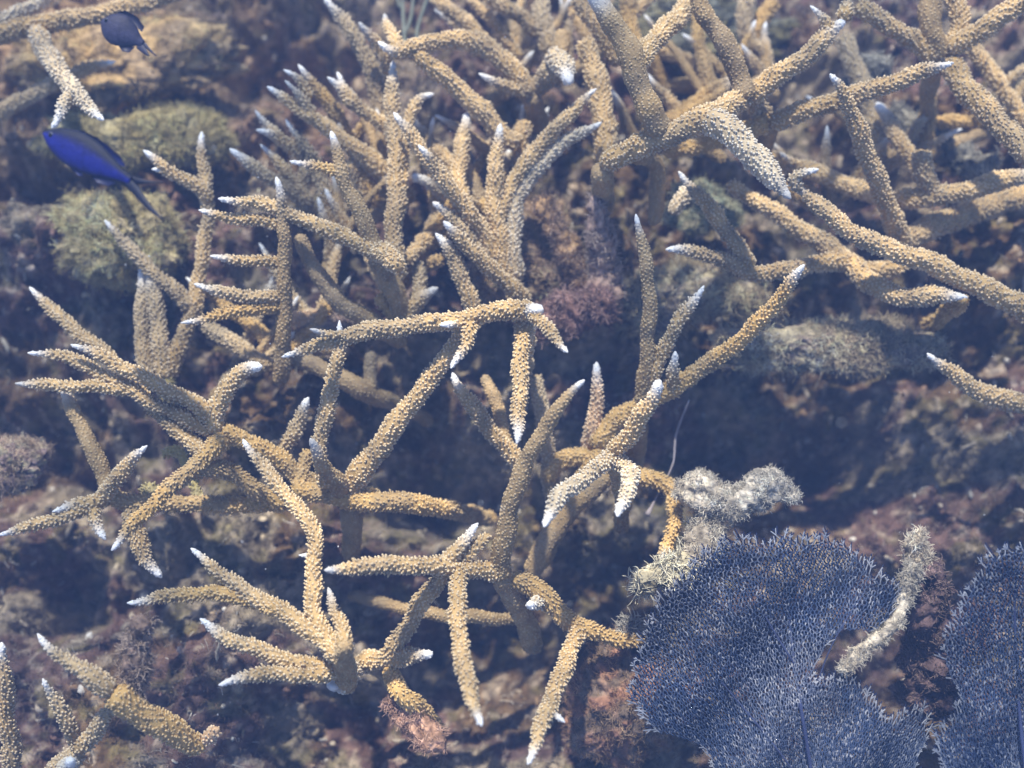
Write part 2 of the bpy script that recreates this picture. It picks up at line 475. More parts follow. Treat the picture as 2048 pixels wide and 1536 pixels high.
# crusty knobs and scraps lying among the turf
NS = 5200
pos, nor, k = sample_surface(GP.reshape(-1, 3), GF2, NS)
q = pos-P0; uu = q[:, 0]; vv = q@PV
ico = np.array([(0, 0, 1), (.894, 0, .447), (.276, .851, .447), (-.724, .526, .447), (-.724, -.526, .447), (.276, -.851, .447), (.724, .526, -.447), (-.276, .851, -.447), (-.894, 0, -.447), (-.276, -.851, -.447), (.724, -.526, -.447), (0, 0, -1)])
icf = np.array([(0, 1, 2), (0, 2, 3), (0, 3, 4), (0, 4, 5), (0, 5, 1), (1, 6, 2), (2, 7, 3), (3, 8, 4), (4, 9, 5), (5, 10, 1), (2, 6, 7), (3, 7, 8), (4, 8, 9), (5, 9, 10), (1, 10, 6), (6, 11, 7), (7, 11, 8), (8, 11, 9), (9, 11, 10), (10, 11, 6)])
def crumbs(pos, size, col, stretchy=.8):
    n = len(pos); a = Acc()
    s = size[:, None, None]*(1+stretchy*(RNG.random((n, 1, 3))-.5)*2)
    V = pos[:, None]+ico[None]*s*(1+.35*(RNG.random((n, 12, 1))-.5))
    off = (np.arange(n)*12)[:, None, None]
    a.add(V.reshape(-1, 3), [(icf[None]+off).reshape(-1, 3)], np.repeat(col, 12, 0))
    return a
sz = .0012+.0045*RNG.random(NS)**3
sc_ = gcolor(uu, vv)*(1.2+1.2*RNG.random((NS, 1)))
lt = RNG.random(NS) < .16
sc_[lt] = np.array((.5, .47, .42))*(.6+.5*RNG.random((lt.sum(), 1)))
o = crumbs(pos, sz, np.clip(sc_, 0, .7)).build('coral_rubble', M_ROCK, smooth=True)
tag(o, 'tiny pale and brown scraps of shell and coral strewn through the turf', 'rubble', kind='stuff')

NK = 1300
pos, nor, k = sample_surface(GP.reshape(-1, 3), GF2, NK)
nor[nor[:, 2] < 0] *= -1
d = RNG.normal(size=(NK, 3)); d -= nor*np.einsum('ij,ij->i', d, nor)[:, None]*.8; d /= np.linalg.norm(d, axis=1)[:, None]
ln = .006+.022*RNG.random(NK)**2; rr = .0009+.0022*RNG.random(NK)**2
e1 = np.cross(d, nor); e1 /= np.linalg.norm(e1, axis=1)[:, None]; e2 = np.cross(d, e1)
ph = np.linspace(0, 2*math.pi, 6, endpoint=False); rings = []
for q_ in range(5):
    sc5 = (.55, 1.05, .9, 1.1, .45)[q_]
    cen_ = pos+nor*.002+d*(ln*(q_/4-.5))[:, None]+RNG.normal(size=(NK, 3))*.0006
    rings.append(cen_[:, None]+(np.cos(ph)[None, :, None]*e1[:, None]+np.sin(ph)[None, :, None]*e2[:, None])*(rr*sc5*(.85+.3*RNG.random(NK)))[:, None, None])
VV = np.concatenate(rings, 1); f = grid_faces(5, 6); cap6 = np.array([np.arange(6)[::-1], 24+np.arange(6)])
off = (np.arange(NK)*30)[:, None, None]
kc = np.array((.40, .34, .26))*(.4+.9*RNG.random((NK, 1)))
a = Acc(); a.add(VV.reshape(-1, 3), [(f[None]+off).reshape(-1, 4), (cap6[None]+off).reshape(-1, 6)], np.repeat(kc, 30, 0))
tag(a.build('coral_rubble', M_ROCK), 'broken coral sticks littering the reef floor', 'rubble', kind='stuff')

# ------------------------------------------------------------------ boulders
def ico_sphere(sub):
    import bmesh
    bm = bmesh.new(); bmesh.ops.create_icosphere(bm, subdivisions=sub, radius=1)
    V = np.array([v.co[:] for v in bm.verts]); F = np.array([[v.index for v in f.verts] for f in bm.faces]); bm.free()
    return V, F
IVU, IF = ico_sphere(6)
def rock(px, py, rx, ry, h, c1, c2, label, hair=2500, haircol=None, seed=0, lmax=.014):
    """boulder of rx by ry pixels whose centre stands h cm above the mean slope"""
    c = P(px, py, h/100.); dd = pdepth(px, py)-h/100.; k = dd/FPX
    IV = IVU*np.array((rx, ry, min(rx, ry)*.8))/math.sqrt(rx*ry)
    th = vnoise3(IV*1.0+seed, 1.7, seed)-.5; t2 = np.abs(2*vnoise3(IV+seed, 3.6, seed+3)-1)-.42; t3 = vnoise3(IV+seed, 15., seed+7)-.5; t4 = vnoise3(IV+seed, 40., seed+8)-.5
    t5 = vnoise3(IV+seed, 85., seed+9)-.5
    rr = 1+.75*th+.28*t2+.15*t3+.09*t4+.05*t5
    W = IVU*rr[:, None]
    V = c+W[:, :1]*rx*k*CR+W[:, 1:2]*ry*k*CU-W[:, 2:3]*(min(rx, ry)*k*.8)*CF
    mix = np.clip((vnoise3(IV+seed, 6., seed+11)-.4)*4, 0, 1)[:, None]
    c1 = np.array(c1); c2 = np.array(c2)
    C = (c1*(1-mix)+c2*mix)*(1+.8*t3[:, None])
    base = c-np.array([0, 0, min(rx, ry)*k*.6])
    r = thing('reef_rock', label, 'rock', base)
    build('rock_body', V, [IF], np.clip(C, .01, .7), M_ROCK, r, base)
    hair = int(hair*3.6); pos, nor, kk = sample_surface(V, IF, hair)
    hc = np.array(haircol if haircol is not None else c2)
    keep = RNG.random(hair) < np.clip((vnoise3(pos, 45., seed+50)-.30)*4, .06, 1); pos, nor, kk = pos[keep], nor[keep], kk[keep]; hair = len(pos)
    tuft = ((.35+1.5*vnoise3(pos, 110., seed+60))*(.55+.9*vnoise3(pos, 28., seed+61)))[:, None]
    cl = tuft*(C[IF[kk % len(IF), 0]]*.5+hc*.85)*np.array((1.05, 1.0, .84))*(.6+.9*RNG.random((hair, 1)))
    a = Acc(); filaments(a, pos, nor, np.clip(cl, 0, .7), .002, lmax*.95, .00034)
    tag(a.build('algae_coat', M_ALGA, r, base), kind='stuff')
SAND = (.46, .32, .15); OL = (.20, .175, .085); MV = (.18, .122, .092); GR = (.28, .245, .165); DK = (.10, .072, .055)
rock(240, 120, 210, 90, -1, SAND, (.30, .22, .13), 'big sandy orange rock behind the small dark fish', 4000, (.34, .27, .18), 1)
rock(270, 275, 160, 55, 1, (.22, .19, .10), (.28, .25, .15), 'grey green mossy rock just above the blue fish', 4500, (.32, .29, .17), 3, .018)
rock(235, 480, 115, 95, 3, (.32, .27, .14), (.36, .30, .18), 'pale olive rounded rock below the forked tail of the blue fish', 7000, (.44, .39, .24), 5, .018)
rock(30, 930, 65, 50, 2, (.24, .18, .17), GR, 'pinkish grey fuzzy rock at the left edge', 2200, (.32, .26, .24), 8)
rock(1080, 520, 120, 110, 0, (.20, .14, .095), (.27, .20, .13), 'reddish brown rock amid the middle of the thicket', 5000, (.36, .27, .19), 9, .018)
rock(1330, 600, 170, 60, 0, (.15, .13, .11), GR, 'dark grey rock with curly algae right of the middle', 4500, (.46, .40, .30), 10, .026)
rock(1660, 695, 240, 46, 3, (.20, .16, .13), GR, 'long grey ledge with pale curly algae above the dark hollow', 8500, (.46, .41, .33), 11, .018)
rock(1250, 1400, 110, 120, -2, (.16, .12, .09), (.24, .13, .085), 'brown rock with rusty red patch left of the large sea fan', 4000, (.2, .15, .11), 18)
rock(1400, 60, 180, 80, -8, (.13, .13, .10), OL, 'dim greenish rock beneath the top right branches', 3000, (.2, .2, .16), 25)
rock(1400, 420, 70, 50, 2, (.2, .22, .16), GR, 'small grey green rock by the yellowish broken stub', 1800, (.3, .32, .26), 28)

# ------------------------------------------------------------------ living staghorn colonies
SG = 'staghorn coral colonies of the thicket'
colony('staghorn_coral', 'tan staghorn coral reaching in from the top left corner above the fish', 'staghorn coral', '''
tx|9,14,13|-90,85,24 -20,72,23 60,52,22 150,38,19 230,20,16 320,0,14 380,-20,12
wj|14,19|72,62,19 95,108,20 130,158,19 165,200,15 206,242,9
wj|16,18|148,183,12 126,215,12 104,256,10
gx|3,6|-40,245,17 20,215,16 80,180,15 110,165,14
tj|6,8|110,165,13 150,145,13 190,132,11 231,122,7
wjx|14,15|-20,60,16 40,25,15 110,-15,12''', SG)

colony('staghorn_coral', 'tan staghorn coral fanning out white tips at the far left middle', 'staghorn coral', '''
ox|2,8,12|760,1000,22 690,985,22 610,960,20 560,920,20 500,885,19 440,862,19
tj|10,16|440,858,17 400,815,17 330,777,16 262,742,15 200,710,12 142,688,7
tj|10,14|430,862,15 390,846,14 320,813,14 250,772,14 180,736,13 120,710,11 56,706,7
tj|8,9|420,920,17 380,880,17 310,818,16 250,745,16 200,700,15 150,660,14 105,620,12 60,575,7
tj|12,13|262,777,12 220,775,13 150,772,12 80,770,11 30,765,6
tj|10,16|440,862,19 428,838,19 440,800,18 465,762,18 495,738,17 524,731,15
oj|10,13,15|450,868,19 415,910,19 375,945,18 325,990,16 270,1045,14 222,1100,9
oxj|13,6|372,945,16 425,936,18 475,952,18 520,985,19 570,1010,19''', SG)

colony('staghorn_coral', 'low dim staghorn coral at the left with a grey topped leaning branch', 'staghorn coral', '''
ox|5,8|580,1005,19 450,1010,18 340,1005,18 260,1004,19 218,990,20
dj|5,11|225,1000,19 212,960,19 190,910,18 165,860,17 140,805,16 116,762,12
tj|6,14|205,1000,17 225,968,16 255,932,14 278,905,11 293,890,7
tj|6,10|215,995,16 185,1005,15 145,1011,13 104,1022,6
tj|6,10|195,1008,15 150,1025,14 80,1048,12 30,1060,10 -5,1070,7
tj|6,9|185,1012,13 192,1045,13 211,1080,9
tj|4,6|265,1010,17 272,1070,18 288,1110,18 322,1156,11
yjx|5,6|400,1000,10 360,905,11 325,912,9
yjx|4,7|300,1010,20 302,985,20 298,968,17''', SG)

colony('staghorn_coral', 'slender upright staghorn coral behind the left fan of branches', 'staghorn coral', '''
yx|-2,4|350,860,17 335,800,18 335,750,18
tj|4,8,12|335,755,17 355,700,17 385,630,16 397,565,15 408,490,14 416,430,13 412,375,13 405,325,12 402,264,8
gj|4,8|330,760,19 322,700,18 315,630,17 306,575,16 296,530,11
gj|4,7|300,760,17 287,700,16 284,630,15 285,560,12 284,535,8
gj|8,10|388,615,16 350,582,15 300,538,14 255,492,12 210,440,7
tj|11,15|422,405,13 400,378,13 365,358,13 325,332,13 286,302,8
tj|13,14|332,338,8 318,338,8 304,339,6
gxj|3,5|545,740,17 500,706,17 450,678,17 400,640,15''', SG)

colony('staghorn_coral', 'brown upright staghorn coral holding a ladder of thin level side branches', 'staghorn coral', '''
d|4,20|562,770,20 566,700,19 568,620,18 569,520,16 566,440,14 553,354,9
tj|13,16|560,528,11 510,522,11 460,518,10 420,513,6
gj|12,15|560,598,12 500,592,13 440,585,12 388,567,7
oj|10,14|560,612,13 500,618,13 430,632,11 362,648,5
tj|14,17|560,448,11 510,440,12 450,434,11 398,421,7
px|-1,5|720,650,16 650,635,17 575,638,14''', SG)

colony('staghorn_coral', 'bushy staghorn coral with many upward white tips left of the top', 'staghorn coral', '''
tx|0,7|800,660,20 790,600,22 770,560,22 745,505,22
d|12,22|778,560,20 755,500,20 722,430,19 692,370,17 674,310,14 664,262,10
txj|12,20|790,600,20 775,560,20 760,505,22 800,533,19
tj|14,19|765,515,20 730,492,18 690,472,17 640,455,16 580,428,14 510,405,13 436,399,8
tj|6,14|800,365,18 750,325,18 700,288,17 655,257,15 610,225,13 570,198,11 534,174,7
gj|13,15|630,232,10 600,195,9 570,160,6
tj|13,15|622,200,10 598,160,9 567,140,6
o|6,13|710,310,15 685,250,15 655,205,15 625,165,12 595,130,6
t|8,14|830,290,15 785,262,15 735,228,14 692,188,13 655,154,7
tj|12,13|705,215,11 690,185,11 673,145,7
t|5,12|650,345,13 600,305,13 560,280,12 535,250,10 511,220,6
tj|8,12|625,325,12 590,295,12 550,272,11 512,260,6
g|7,11|645,340,10 615,300,10 572,238,6
t|5,10|620,410,13 598,375,12 560,330,11 522,288,6
oj|17,19|680,345,11 655,338,10 615,328,9 580,322,6
tx|3,8|600,450,15 605,400,15 612,350,14 625,310,12
tx|3,8|660,470,15 655,410,15 640,355,14 630,320,12
tx|3,8|735,420,15 720,370,15 700,320,14
g|2,12|660,440,15 600,395,14 545,358,14 500,330,13 460,297,8
tx|3,9|830,400,17 775,360,16 710,300,15
ox|2,6|700,300,9 722,262,11 730,245,10
w|5,9|900,400,16 860,365,15 825,352,14''', SG)

colony('staghorn_coral', 'staghorn coral with crowded upright branches just above the centre', 'staghorn coral', '''
tx|2,8|1050,680,20 1045,640,20 1030,580,19 1015,530,18
t|10,16|800,560,16 788,490,19 790,420,19 793,340,18 790,270,17 783,205,15 787,122,10
tj|9,14|800,420,13 810,280,12 835,200,11 868,188,8
tj|8,18|1042,600,18 1000,525,18 960,460,18 925,410,17 885,360,16 850,310,15 820,268,13 789,224,8
tj|12,19|965,470,16 930,415,16 895,368,15 865,325,13 838,289,8
tj|8,15|1010,545,16 1000,480,18 990,420,18 990,350,17 995,295,14 1000,248,8
tj|8,12|930,420,15 918,360,16 922,305,16 928,260,15 935,225,12
t|7,17|1000,560,13 1000,440,15 1018,385,15 1045,335,16 1080,290,15 1120,248,14 1160,208,11 1194,178,6
wj|8,15|1030,560,16 1026,480,18 1030,410,18 1055,360,17 1090,320,16 1128,285,14 1170,261,11 1204,246,7
tx|5,9|1030,400,15 1040,300,18 1048,240,17
t|7,16|1055,605,17 1015,565,17 970,528,16 925,482,15 886,444,9
g|9,14|975,520,15 935,475,15 895,425,13 866,404,10
t|8,14|950,660,18 945,620,18 925,560,17 902,505,16 872,466,9
oxj|4,7|990,440,12 960,400,13 930,400,12
ox|2,7|760,600,12 830,545,14 885,515,15''', SG)

colony('staghorn_coral', 'staghorn coral with dull curved stems left of the centre', 'staghorn coral', '''
dx|4,13|810,690,20 750,648,20 690,612,22 650,570,20 620,520,18 595,470,15
dxj|8,13|800,660,20 800,610,24 775,555,24 745,510,20
tj|4,9|780,672,15 820,622,16 850,592,16 875,575,12
oxj|4,8|800,650,13 780,620,14 755,590,11
gxj|5,8|820,640,14 840,560,14 835,520,12
tx|5,10|870,470,13 840,490,15 815,520,14''', SG)

colony('staghorn_coral', 'staghorn coral spreading a long level arm with a white broken elbow at the centre', 'staghorn coral', '''
tx|2,20|1045,760,18 1050,700,18 1052,650,19 1050,618,18
tj|20,22|1070,618,19 1010,620,19 940,636,18 870,646,18 790,655,18 710,668,17 640,690,13 563,713,7
tj|21,24|700,672,10 660,667,9 620,660,7
tj|20,22|930,643,9 900,648,9 880,652,7
tj|20,26|1060,620,12 1088,650,12 1112,678,11 1134,704,7
tj|16,20|1050,640,17 1042,700,17 1040,770,17 1037,830,16 1033,888,9
tj|18,22|945,645,13 930,690,12 903,738,7
w|20,22|1050,618,22 1086,620,16''', SG)

colony('staghorn_coral', 'staghorn coral with a thick straight branch slanting up from a dull horn', 'staghorn coral', '''
ox|-9,4,8,8|985,1040,16 930,1026,18 870,1014,20 780,1003,22 700,1000,24 685,985,24
txj|8,19|690,985,25 725,940,25 765,885,23 810,822,21 860,760,19 900,700,17 935,655,13
dj|8,18|690,985,22 665,955,20 638,918,17 622,878,10
tj|8,19|655,975,15 640,920,15 643,870,16 655,810,17 668,750,15 678,695,12 681,641,7
oxj|6,8|690,995,22 640,985,20 600,980,18 605,940,16 618,900,12
dx|-2,3|700,1120,22 705,1060,24 700,1010,24''', SG)

colony('staghorn_coral', 'short knobbly staghorn coral standing in shade right of the centre', 'staghorn coral', '''
gx|0,5|1110,1010,17 1100,950,18 1095,900,17 1085,830,16 1072,750,14
t|6,13|1050,940,17 1020,905,17 985,865,17 950,820,16 925,785,15 905,746,10
dxj|3,8|1015,900,14 1000,830,15 985,790,15 968,750,13''', SG)

colony('staghorn_coral', 'staghorn coral with one tall brown branch and a long level arm below centre', 'staghorn coral', '''
dx|-2,10|1070,1300,24 1045,1230,24 1015,1180,24 1000,1150,23
dj|11,25|1000,1155,23 1005,1100,23 1020,1020,22 1045,940,21 1085,865,18 1125,805,15 1168,760,9
tj|11,20|1000,1145,19 930,1137,19 850,1131,19 770,1130,18 705,1135,16 648,1141,9
tj|14,22|922,1140,18 914,1195,18 918,1265,18 928,1335,18 945,1400,16 961,1453,9
txj|14,4|900,1140,17 860,1180,18 825,1235,18 795,1285,18 760,1325,19
tj|12,14|885,1135,13 920,1090,14 958,1048,9
txj|11,13|925,1125,10 950,1095,12 978,1068,9
oxj|10,5|1020,1150,20 1065,1175,22 1105,1210,22 1150,1250,20 1200,1268,16 1245,1279,15 1290,1283,12
tj|8,17|1155,1258,16 1135,1320,18 1108,1385,18 1083,1450,16 1057,1530,9
tj|13,14|1095,1415,9 1112,1432,9 1128,1447,6
wj|9,14|1080,1205,10 1060,1210,13
dx|-2,3,2,-9|1040,1240,14 960,1235,15 880,1230,15 800,1215,14 700,1190,12''', SG)

colony('staghorn_coral', 'staghorn coral radiating from a swollen smooth knob at the lower left', 'staghorn coral', '''
dx|-6,2|800,1400,24 780,1350,24 740,1328,22 700,1335,24
w|2,10|700,1340,26 690,1360,25 662,1372,19
dxj|10,19|695,1375,20 690,1345,27 688,1315,23 692,1290,14
tj|6,14|690,1320,19 652,1275,18 628,1215,18 626,1150,17 632,1090,16 612,1035,16 572,990,15 525,932,13 486,879,8
tj|6,14|685,1318,20 650,1282,20 600,1246,19 540,1208,17 480,1176,14 425,1132,12 381,1098,8
oj|9,12|560,1222,16 500,1198,17 430,1186,16 360,1190,14 300,1199,12 254,1205,7
tj|8,15|680,1342,19 640,1336,18 570,1318,17 500,1294,16 440,1268,14 399,1239,8
tj|12,16|665,1350,16 600,1350,15 540,1346,14 485,1356,13 437,1369,8
tj|10,14|692,1300,14 682,1255,14 668,1212,12 654,1176,7
tj|10,14|640,1110,8 620,1110,8 598,1109,5
wj|10,13|695,1300,13 692,1286,11
tj|4,8|720,1325,19 775,1318,20 830,1312,17 864,1306,14
oxj|2,5,-3|775,1330,18 785,1360,18 810,1395,20 845,1425,20 882,1462,13''', SG)

colony('staghorn_coral', 'orange staghorn coral with a long arm rising right past two upright branches', 'staghorn coral', '''
ox|-4,4|1060,1150,22 1100,1080,22 1130,1020,22 1165,960,21 1185,905,20
oj|5,12,24|1185,895,22 1235,840,21 1300,800,20 1345,775,20 1405,735,18 1475,685,17 1535,625,16 1575,575,14 1607,528,9
dj|9,22|1285,810,19 1292,740,18 1297,660,17 1298,580,16 1288,505,14 1272,428,8
tj|9,18|1300,800,15 1312,735,15 1342,670,14 1378,612,12 1409,572,7
tj|11,14|1345,780,13 1348,745,13 1348,703,8
oxj|5,6|1185,900,20 1215,930,18 1280,950,17 1335,972,17 1357,995,17
oj|6,9|1352,985,16 1348,1040,15 1335,1090,13 1320,1140,10
p|3,9|1175,900,16 1185,850,15 1195,790,14 1192,725,10
oxj|4,2|1180,905,18 1130,920,18 1090,960,17
dxj|8,-2|1280,820,20 1275,880,22 1262,950,22
dxj|10,0|1240,940,18 1170,990,22 1110,1060,24 1060,1150,22''', SG)

colony('staghorn_coral', 'pale tipped staghorn coral nearest the viewer with two short downward fingers', 'staghorn coral', '''
dx|0,14|1240,1060,19 1245,1000,19 1235,950,19 1222,910,18
tj|15,23|1220,912,17 1262,865,18 1295,810,18 1322,762,15
wj|15,22|1225,905,15 1185,945,17 1140,975,18 1108,1008,17 1090,1054,10
wj|15,21|1225,915,17 1262,945,17 1252,990,16 1234,1034,9''', SG)

colony('staghorn_coral', 'grey and orange staghorn coral stump leaning at the bottom left', 'staghorn coral', '''
ox|8,16|405,1498,24 345,1462,28 280,1425,31 225,1382,30
gj|15,19|225,1385,24 180,1348,19 145,1330,14 108,1302,12 74,1268,7
pxj|6,10|400,1490,12 420,1470,13 440,1458,10''', SG)
colony('staghorn_coral', 'small forked staghorn coral right in the bottom left corner', 'staghorn coral', '''
gx|4,8|90,1560,24 130,1530,24 160,1500,20
gj|8,15|158,1500,18 188,1465,17 218,1425,14 249,1386,8
gj|8,14|155,1490,15 138,1450,14 112,1405,13 87,1356,7
wj|8,15|130,1545,18 142,1522,15''', SG)
colony('staghorn_coral', 'single upright staghorn branch cut by the left edge near the bottom', 'staghorn coral', '''
t|2,13|30,1600,19 22,1500,19 12,1420,17 8,1350,16 2,1285,10''', SG)

colony('staghorn_coral', 'arching staghorn coral with a humped arm and dull stems at the top middle', 'staghorn coral', '''
dx|2,11|1085,280,24 1072,230,24 1062,185,23
tj|12,19|1062,195,22 1035,155,22 1005,120,22 965,92,21 915,80,20 865,84,18 820,98,16 785,100,13 756,84,9
txj|16,10|830,105,17 880,148,19 925,185,20 965,225,21 1000,265,21 1040,290,18
tj|11,14|1060,185,13 1020,175,11 985,160,10 957,148,6
dxj|11,13|1065,190,20 1095,145,20 1120,100,19 1130,60,17
gxj|11,15|1080,170,24 1110,135,22
w|15,19|1100,110,20 1120,122,23 1140,165,19
g|4,14|775,290,17 760,210,19 745,145,18 720,92,16 690,48,14 650,-6,10
tj|10,16|790,185,14 770,115,13 745,76,12 718,44,8
tj|10,15|800,110,14 782,65,12 767,28,8
tx|8,12|1000,110,12 950,62,15 910,28,15 865,-10,14
tx|6,10|1040,120,12 1000,62,11 940,-5,10
tx|8,12|1075,70,15 1040,32,16 970,-10,15''', SG)

colony('staghorn_coral', 'massive smooth stemmed staghorn coral crossing the top right of centre', 'staghorn coral', '''
dx|4,18|1210,420,24 1205,380,24 1205,340,25
txj|18,26|1205,332,25 1255,302,25 1325,275,27 1380,250,26 1418,232,26
dj|22,32|1328,270,27 1300,225,28 1275,160,28 1258,105,28 1228,50,27 1180,-20,24
wj|26,27|1410,232,25 1465,268,29 1515,318,28 1548,360,22 1582,396,12
txj|24,20|1400,240,24 1450,215,23 1490,195,23
dj|21,28|1490,205,26 1475,140,24 1445,80,23 1405,20,22 1380,-40,20
tj|21,25|1490,195,22 1555,152,21 1615,110,20 1660,65,18 1690,38,13
tj|24,26|1665,62,11 1645,38,10 1620,12,6
tj|24,25|1690,40,15 1692,10,14 1695,-20,12
tx|10,15|1220,330,24 1210,290,25 1205,220,25 1190,150,24 1168,80,20
txj|22,20|1270,130,21 1310,80,21 1350,40,21 1385,0,20
tx|12,17|1240,130,17 1200,65,17 1150,-10,16
gx|8,10|1100,110,20 1090,60,20 1080,0,19
ox|8,10|1270,110,19 1262,60,19 1255,-10,18
gxj|19,10|1500,190,22 1525,230,20 1540,262,18
dxj|17,8|1245,300,20 1312,330,18 1312,400,18 1308,450,16''', SG)

colony('staghorn_coral', 'staghorn coral with a level arm tapering to a point above the right side', 'staghorn coral', '''
ox|8,16|1330,305,17 1400,290,18 1460,268,19 1540,246,22
tj|17,24|1540,246,20 1600,225,20 1680,200,20 1750,178,19 1830,150,17 1870,135,13 1907,124,7
dxj|17,6|1540,246,24 1530,290,20 1515,330,18
ox|3,5|1450,320,12 1400,285,14 1380,278,12''', SG)

colony('staghorn_coral', 'staghorn coral with an upright rough branch between two level beams at the right', 'staghorn coral', '''
tx|2,6|2080,385,25 2000,405,26 1940,425,27 1860,455,26 1800,482,24
tj|7,25|1805,490,22 1782,430,21 1762,380,20 1738,320,20 1716,260,18 1694,200,14 1661,148,8
gx|4,9|1755,330,20 1750,260,20 1725,180,22 1700,110,20 1685,70,17
tx|4,8|1500,305,17 1560,325,17 1640,348,18 1720,380,19 1790,402,19
tj|6,12|1790,395,20 1850,395,21 1930,382,21 2000,362,20 2080,345,20
txj|9,13|1870,390,20 1850,350,22 1842,318,20 1840,300,16
t|7,9|1860,380,16 1825,320,17 1790,265,16 1755,205,15''', SG)

colony('staghorn_coral', 'thick crossing staghorn coral in the top right corner', 'staghorn coral', '''
dx|2,17|1850,270,18 1856,200,18 1862,150,22 1885,115,24
dxj|17,22|1885,120,26 1868,80,25 1860,30,25 1862,-30,24
txj|17,21|1875,115,22 1820,78,20 1770,45,19 1712,12,18
txj|18,24|1890,105,22 1950,68,22 2000,34,21 2070,-10,19
txj|17,20|1895,120,25 1930,175,26 1975,222,25 2020,270,25 2080,335,24
tx|7,12|2060,260,16 2020,200,17 1985,150,17 1950,100,16 1935,60,14
gxj|9,10|2010,165,12 2040,145,12 2080,125,12
ox|3,5|1850,255,12 1890,245,14 1945,240,12
txj|18,20|1900,100,18 1920,50,20 1905,-20,20''', SG)

colony('staghorn_coral', 'dim orange staghorn coral set far back at the top', 'staghorn coral', '''
ox|-2,3|1290,220,14 1330,175,15 1400,170,15
oxj|1,4|1330,175,14 1310,130,15 1295,95,14
gx|2,6|1540,110,17 1500,90,18 1490,30,18 1500,-20,17
ox|0,4|1480,150,16 1500,80,17 1550,0,17
tx|0,4|1400,140,14 1350,110,15 1290,100,12''', SG)

colony('staghorn_coral', 'long low staghorn coral with upcurved arms on the right side', 'staghorn coral', '''
tx|8,12|2090,640,26 2050,620,26
tj|12,18|2065,622,25 2000,592,24 1930,560,23 1850,522,22 1780,500,21 1700,462,19 1640,412,17 1586,366,11
wj|18,20|1600,385,12 1590,355,12 1637,338,8
tx|6,11|1820,525,16 1740,545,20 1700,525,21 1650,490,21 1590,452,19 1530,412,17 1455,368,13
tj|9,14|1700,520,20 1740,565,21 1800,592,21 1870,592,19 1935,593,10
tj|9,14|1700,520,19 1620,530,18 1550,545,17 1495,542,17 1435,516,15 1375,502,13 1331,498,7
tj|12,17|1500,540,17 1472,490,17 1432,432,16 1392,385,13 1357,343,7
oxj|4,2|1930,600,16 1900,620,16 1855,655,17''', SG)
colony('staghorn_coral', 'lone curving staghorn branch entering from the right edge below the others', 'staghorn coral', '''
t|4,11|2090,815,23 2040,806,22 1990,795,20 1945,775,18 1900,742,14 1854,706,8''', SG)
colony('staghorn_coral', 'olive brown staghorn coral lying in shade under the slanting branches', 'staghorn coral', '''
dx|-8,4,5|860,845,14 800,812,18 780,802,20 730,785,22 680,755,22 620,728,18 570,715,15
gj|6,10|560,910,17 590,860,15 618,795,11
djx|0,4|740,790,15 740,740,15 745,700,12''', SG)
colony('broken_coral_stub', 'short yellowish bleached coral stub lying by the small grey green rock', 'coral stub', '''
wx|11,12|1345,430,12 1360,400,17 1375,375,14''')

def backdrop(label, nodes, n, seed, spread=1.0, hh=(1, 9)):
    rg = np.random.default_rng(seed); lines = []
    nx = [f'{x},{y},{r}' for x, y, r in nodes]; lines.append('dx|%g,%g|%s' % (hh[0], hh[0]+3, ' '.join(nx)))
    for i in range(n):
        k = rg.integers(len(nodes)-1); t = rg.random(); x = nodes[k][0]*(1-t)+nodes[k+1][0]*t; y = nodes[k][1]*(1-t)+nodes[k+1][1]*t
        a = (rg.random()-.5)*1.9*spread; L = 110+170*rg.random(); r = 12+6*rg.random(); bend = (rg.random()-.5)*.9
        pts = []
        for q in range(5):
            pts.append(f'{x:.0f},{y:.0f},{max(6, r*(1-.12*q)-(3 if q == 4 else 0)):.0f}')
            x += math.sin(a)*L/4; y -= math.cos(a)*L/4; a += bend/4
        kind = 'tdgto'[rg.integers(5)]
        lines.append('%sj|%g,%g|%s' % (kind, hh[0]+2, hh[1]*(.6+.5*rg.random()), ' '.join(pts)))
    return colony('staghorn_coral', label, 'staghorn coral', chr(10).join(lines), SG)
backdrop('shadowy staghorn coral filling the gaps behind the crowded upright branches', [(820, 520, 18), (900, 450, 18), (980, 400, 18), (1060, 360, 17)], 12, 5)
backdrop('shadowy staghorn coral behind the bushy cluster left of the top', [(640, 560, 17), (680, 500, 17), (740, 440, 17), (800, 400, 16)], 9, 8, 1.1)
backdrop('shadowy staghorn coral behind the smooth crossing stems at the top right of centre', [(1240, 300, 18), (1340, 250, 18), (1440, 200, 18), (1560, 190, 16)], 11, 15, 1.2)
backdrop('shadowy staghorn coral behind the level beams at the right edge', [(1640, 420, 17), (1760, 330, 18), (1880, 300, 18), (2020, 240, 17)], 11, 21, 1.2)
backdrop('low shadowy staghorn coral at the very top between the humped arm and smooth stems', [(940, 240, 16), (1020, 180, 16), (1120, 150, 16), (1200, 120, 16)], 8, 33, 1.1)
backdrop('low shadowy staghorn coral behind the ladder of side branches', [(420, 800, 16), (500, 740, 17), (590, 700, 17), (700, 700, 16)], 8, 41, 1.2, (0, 5))

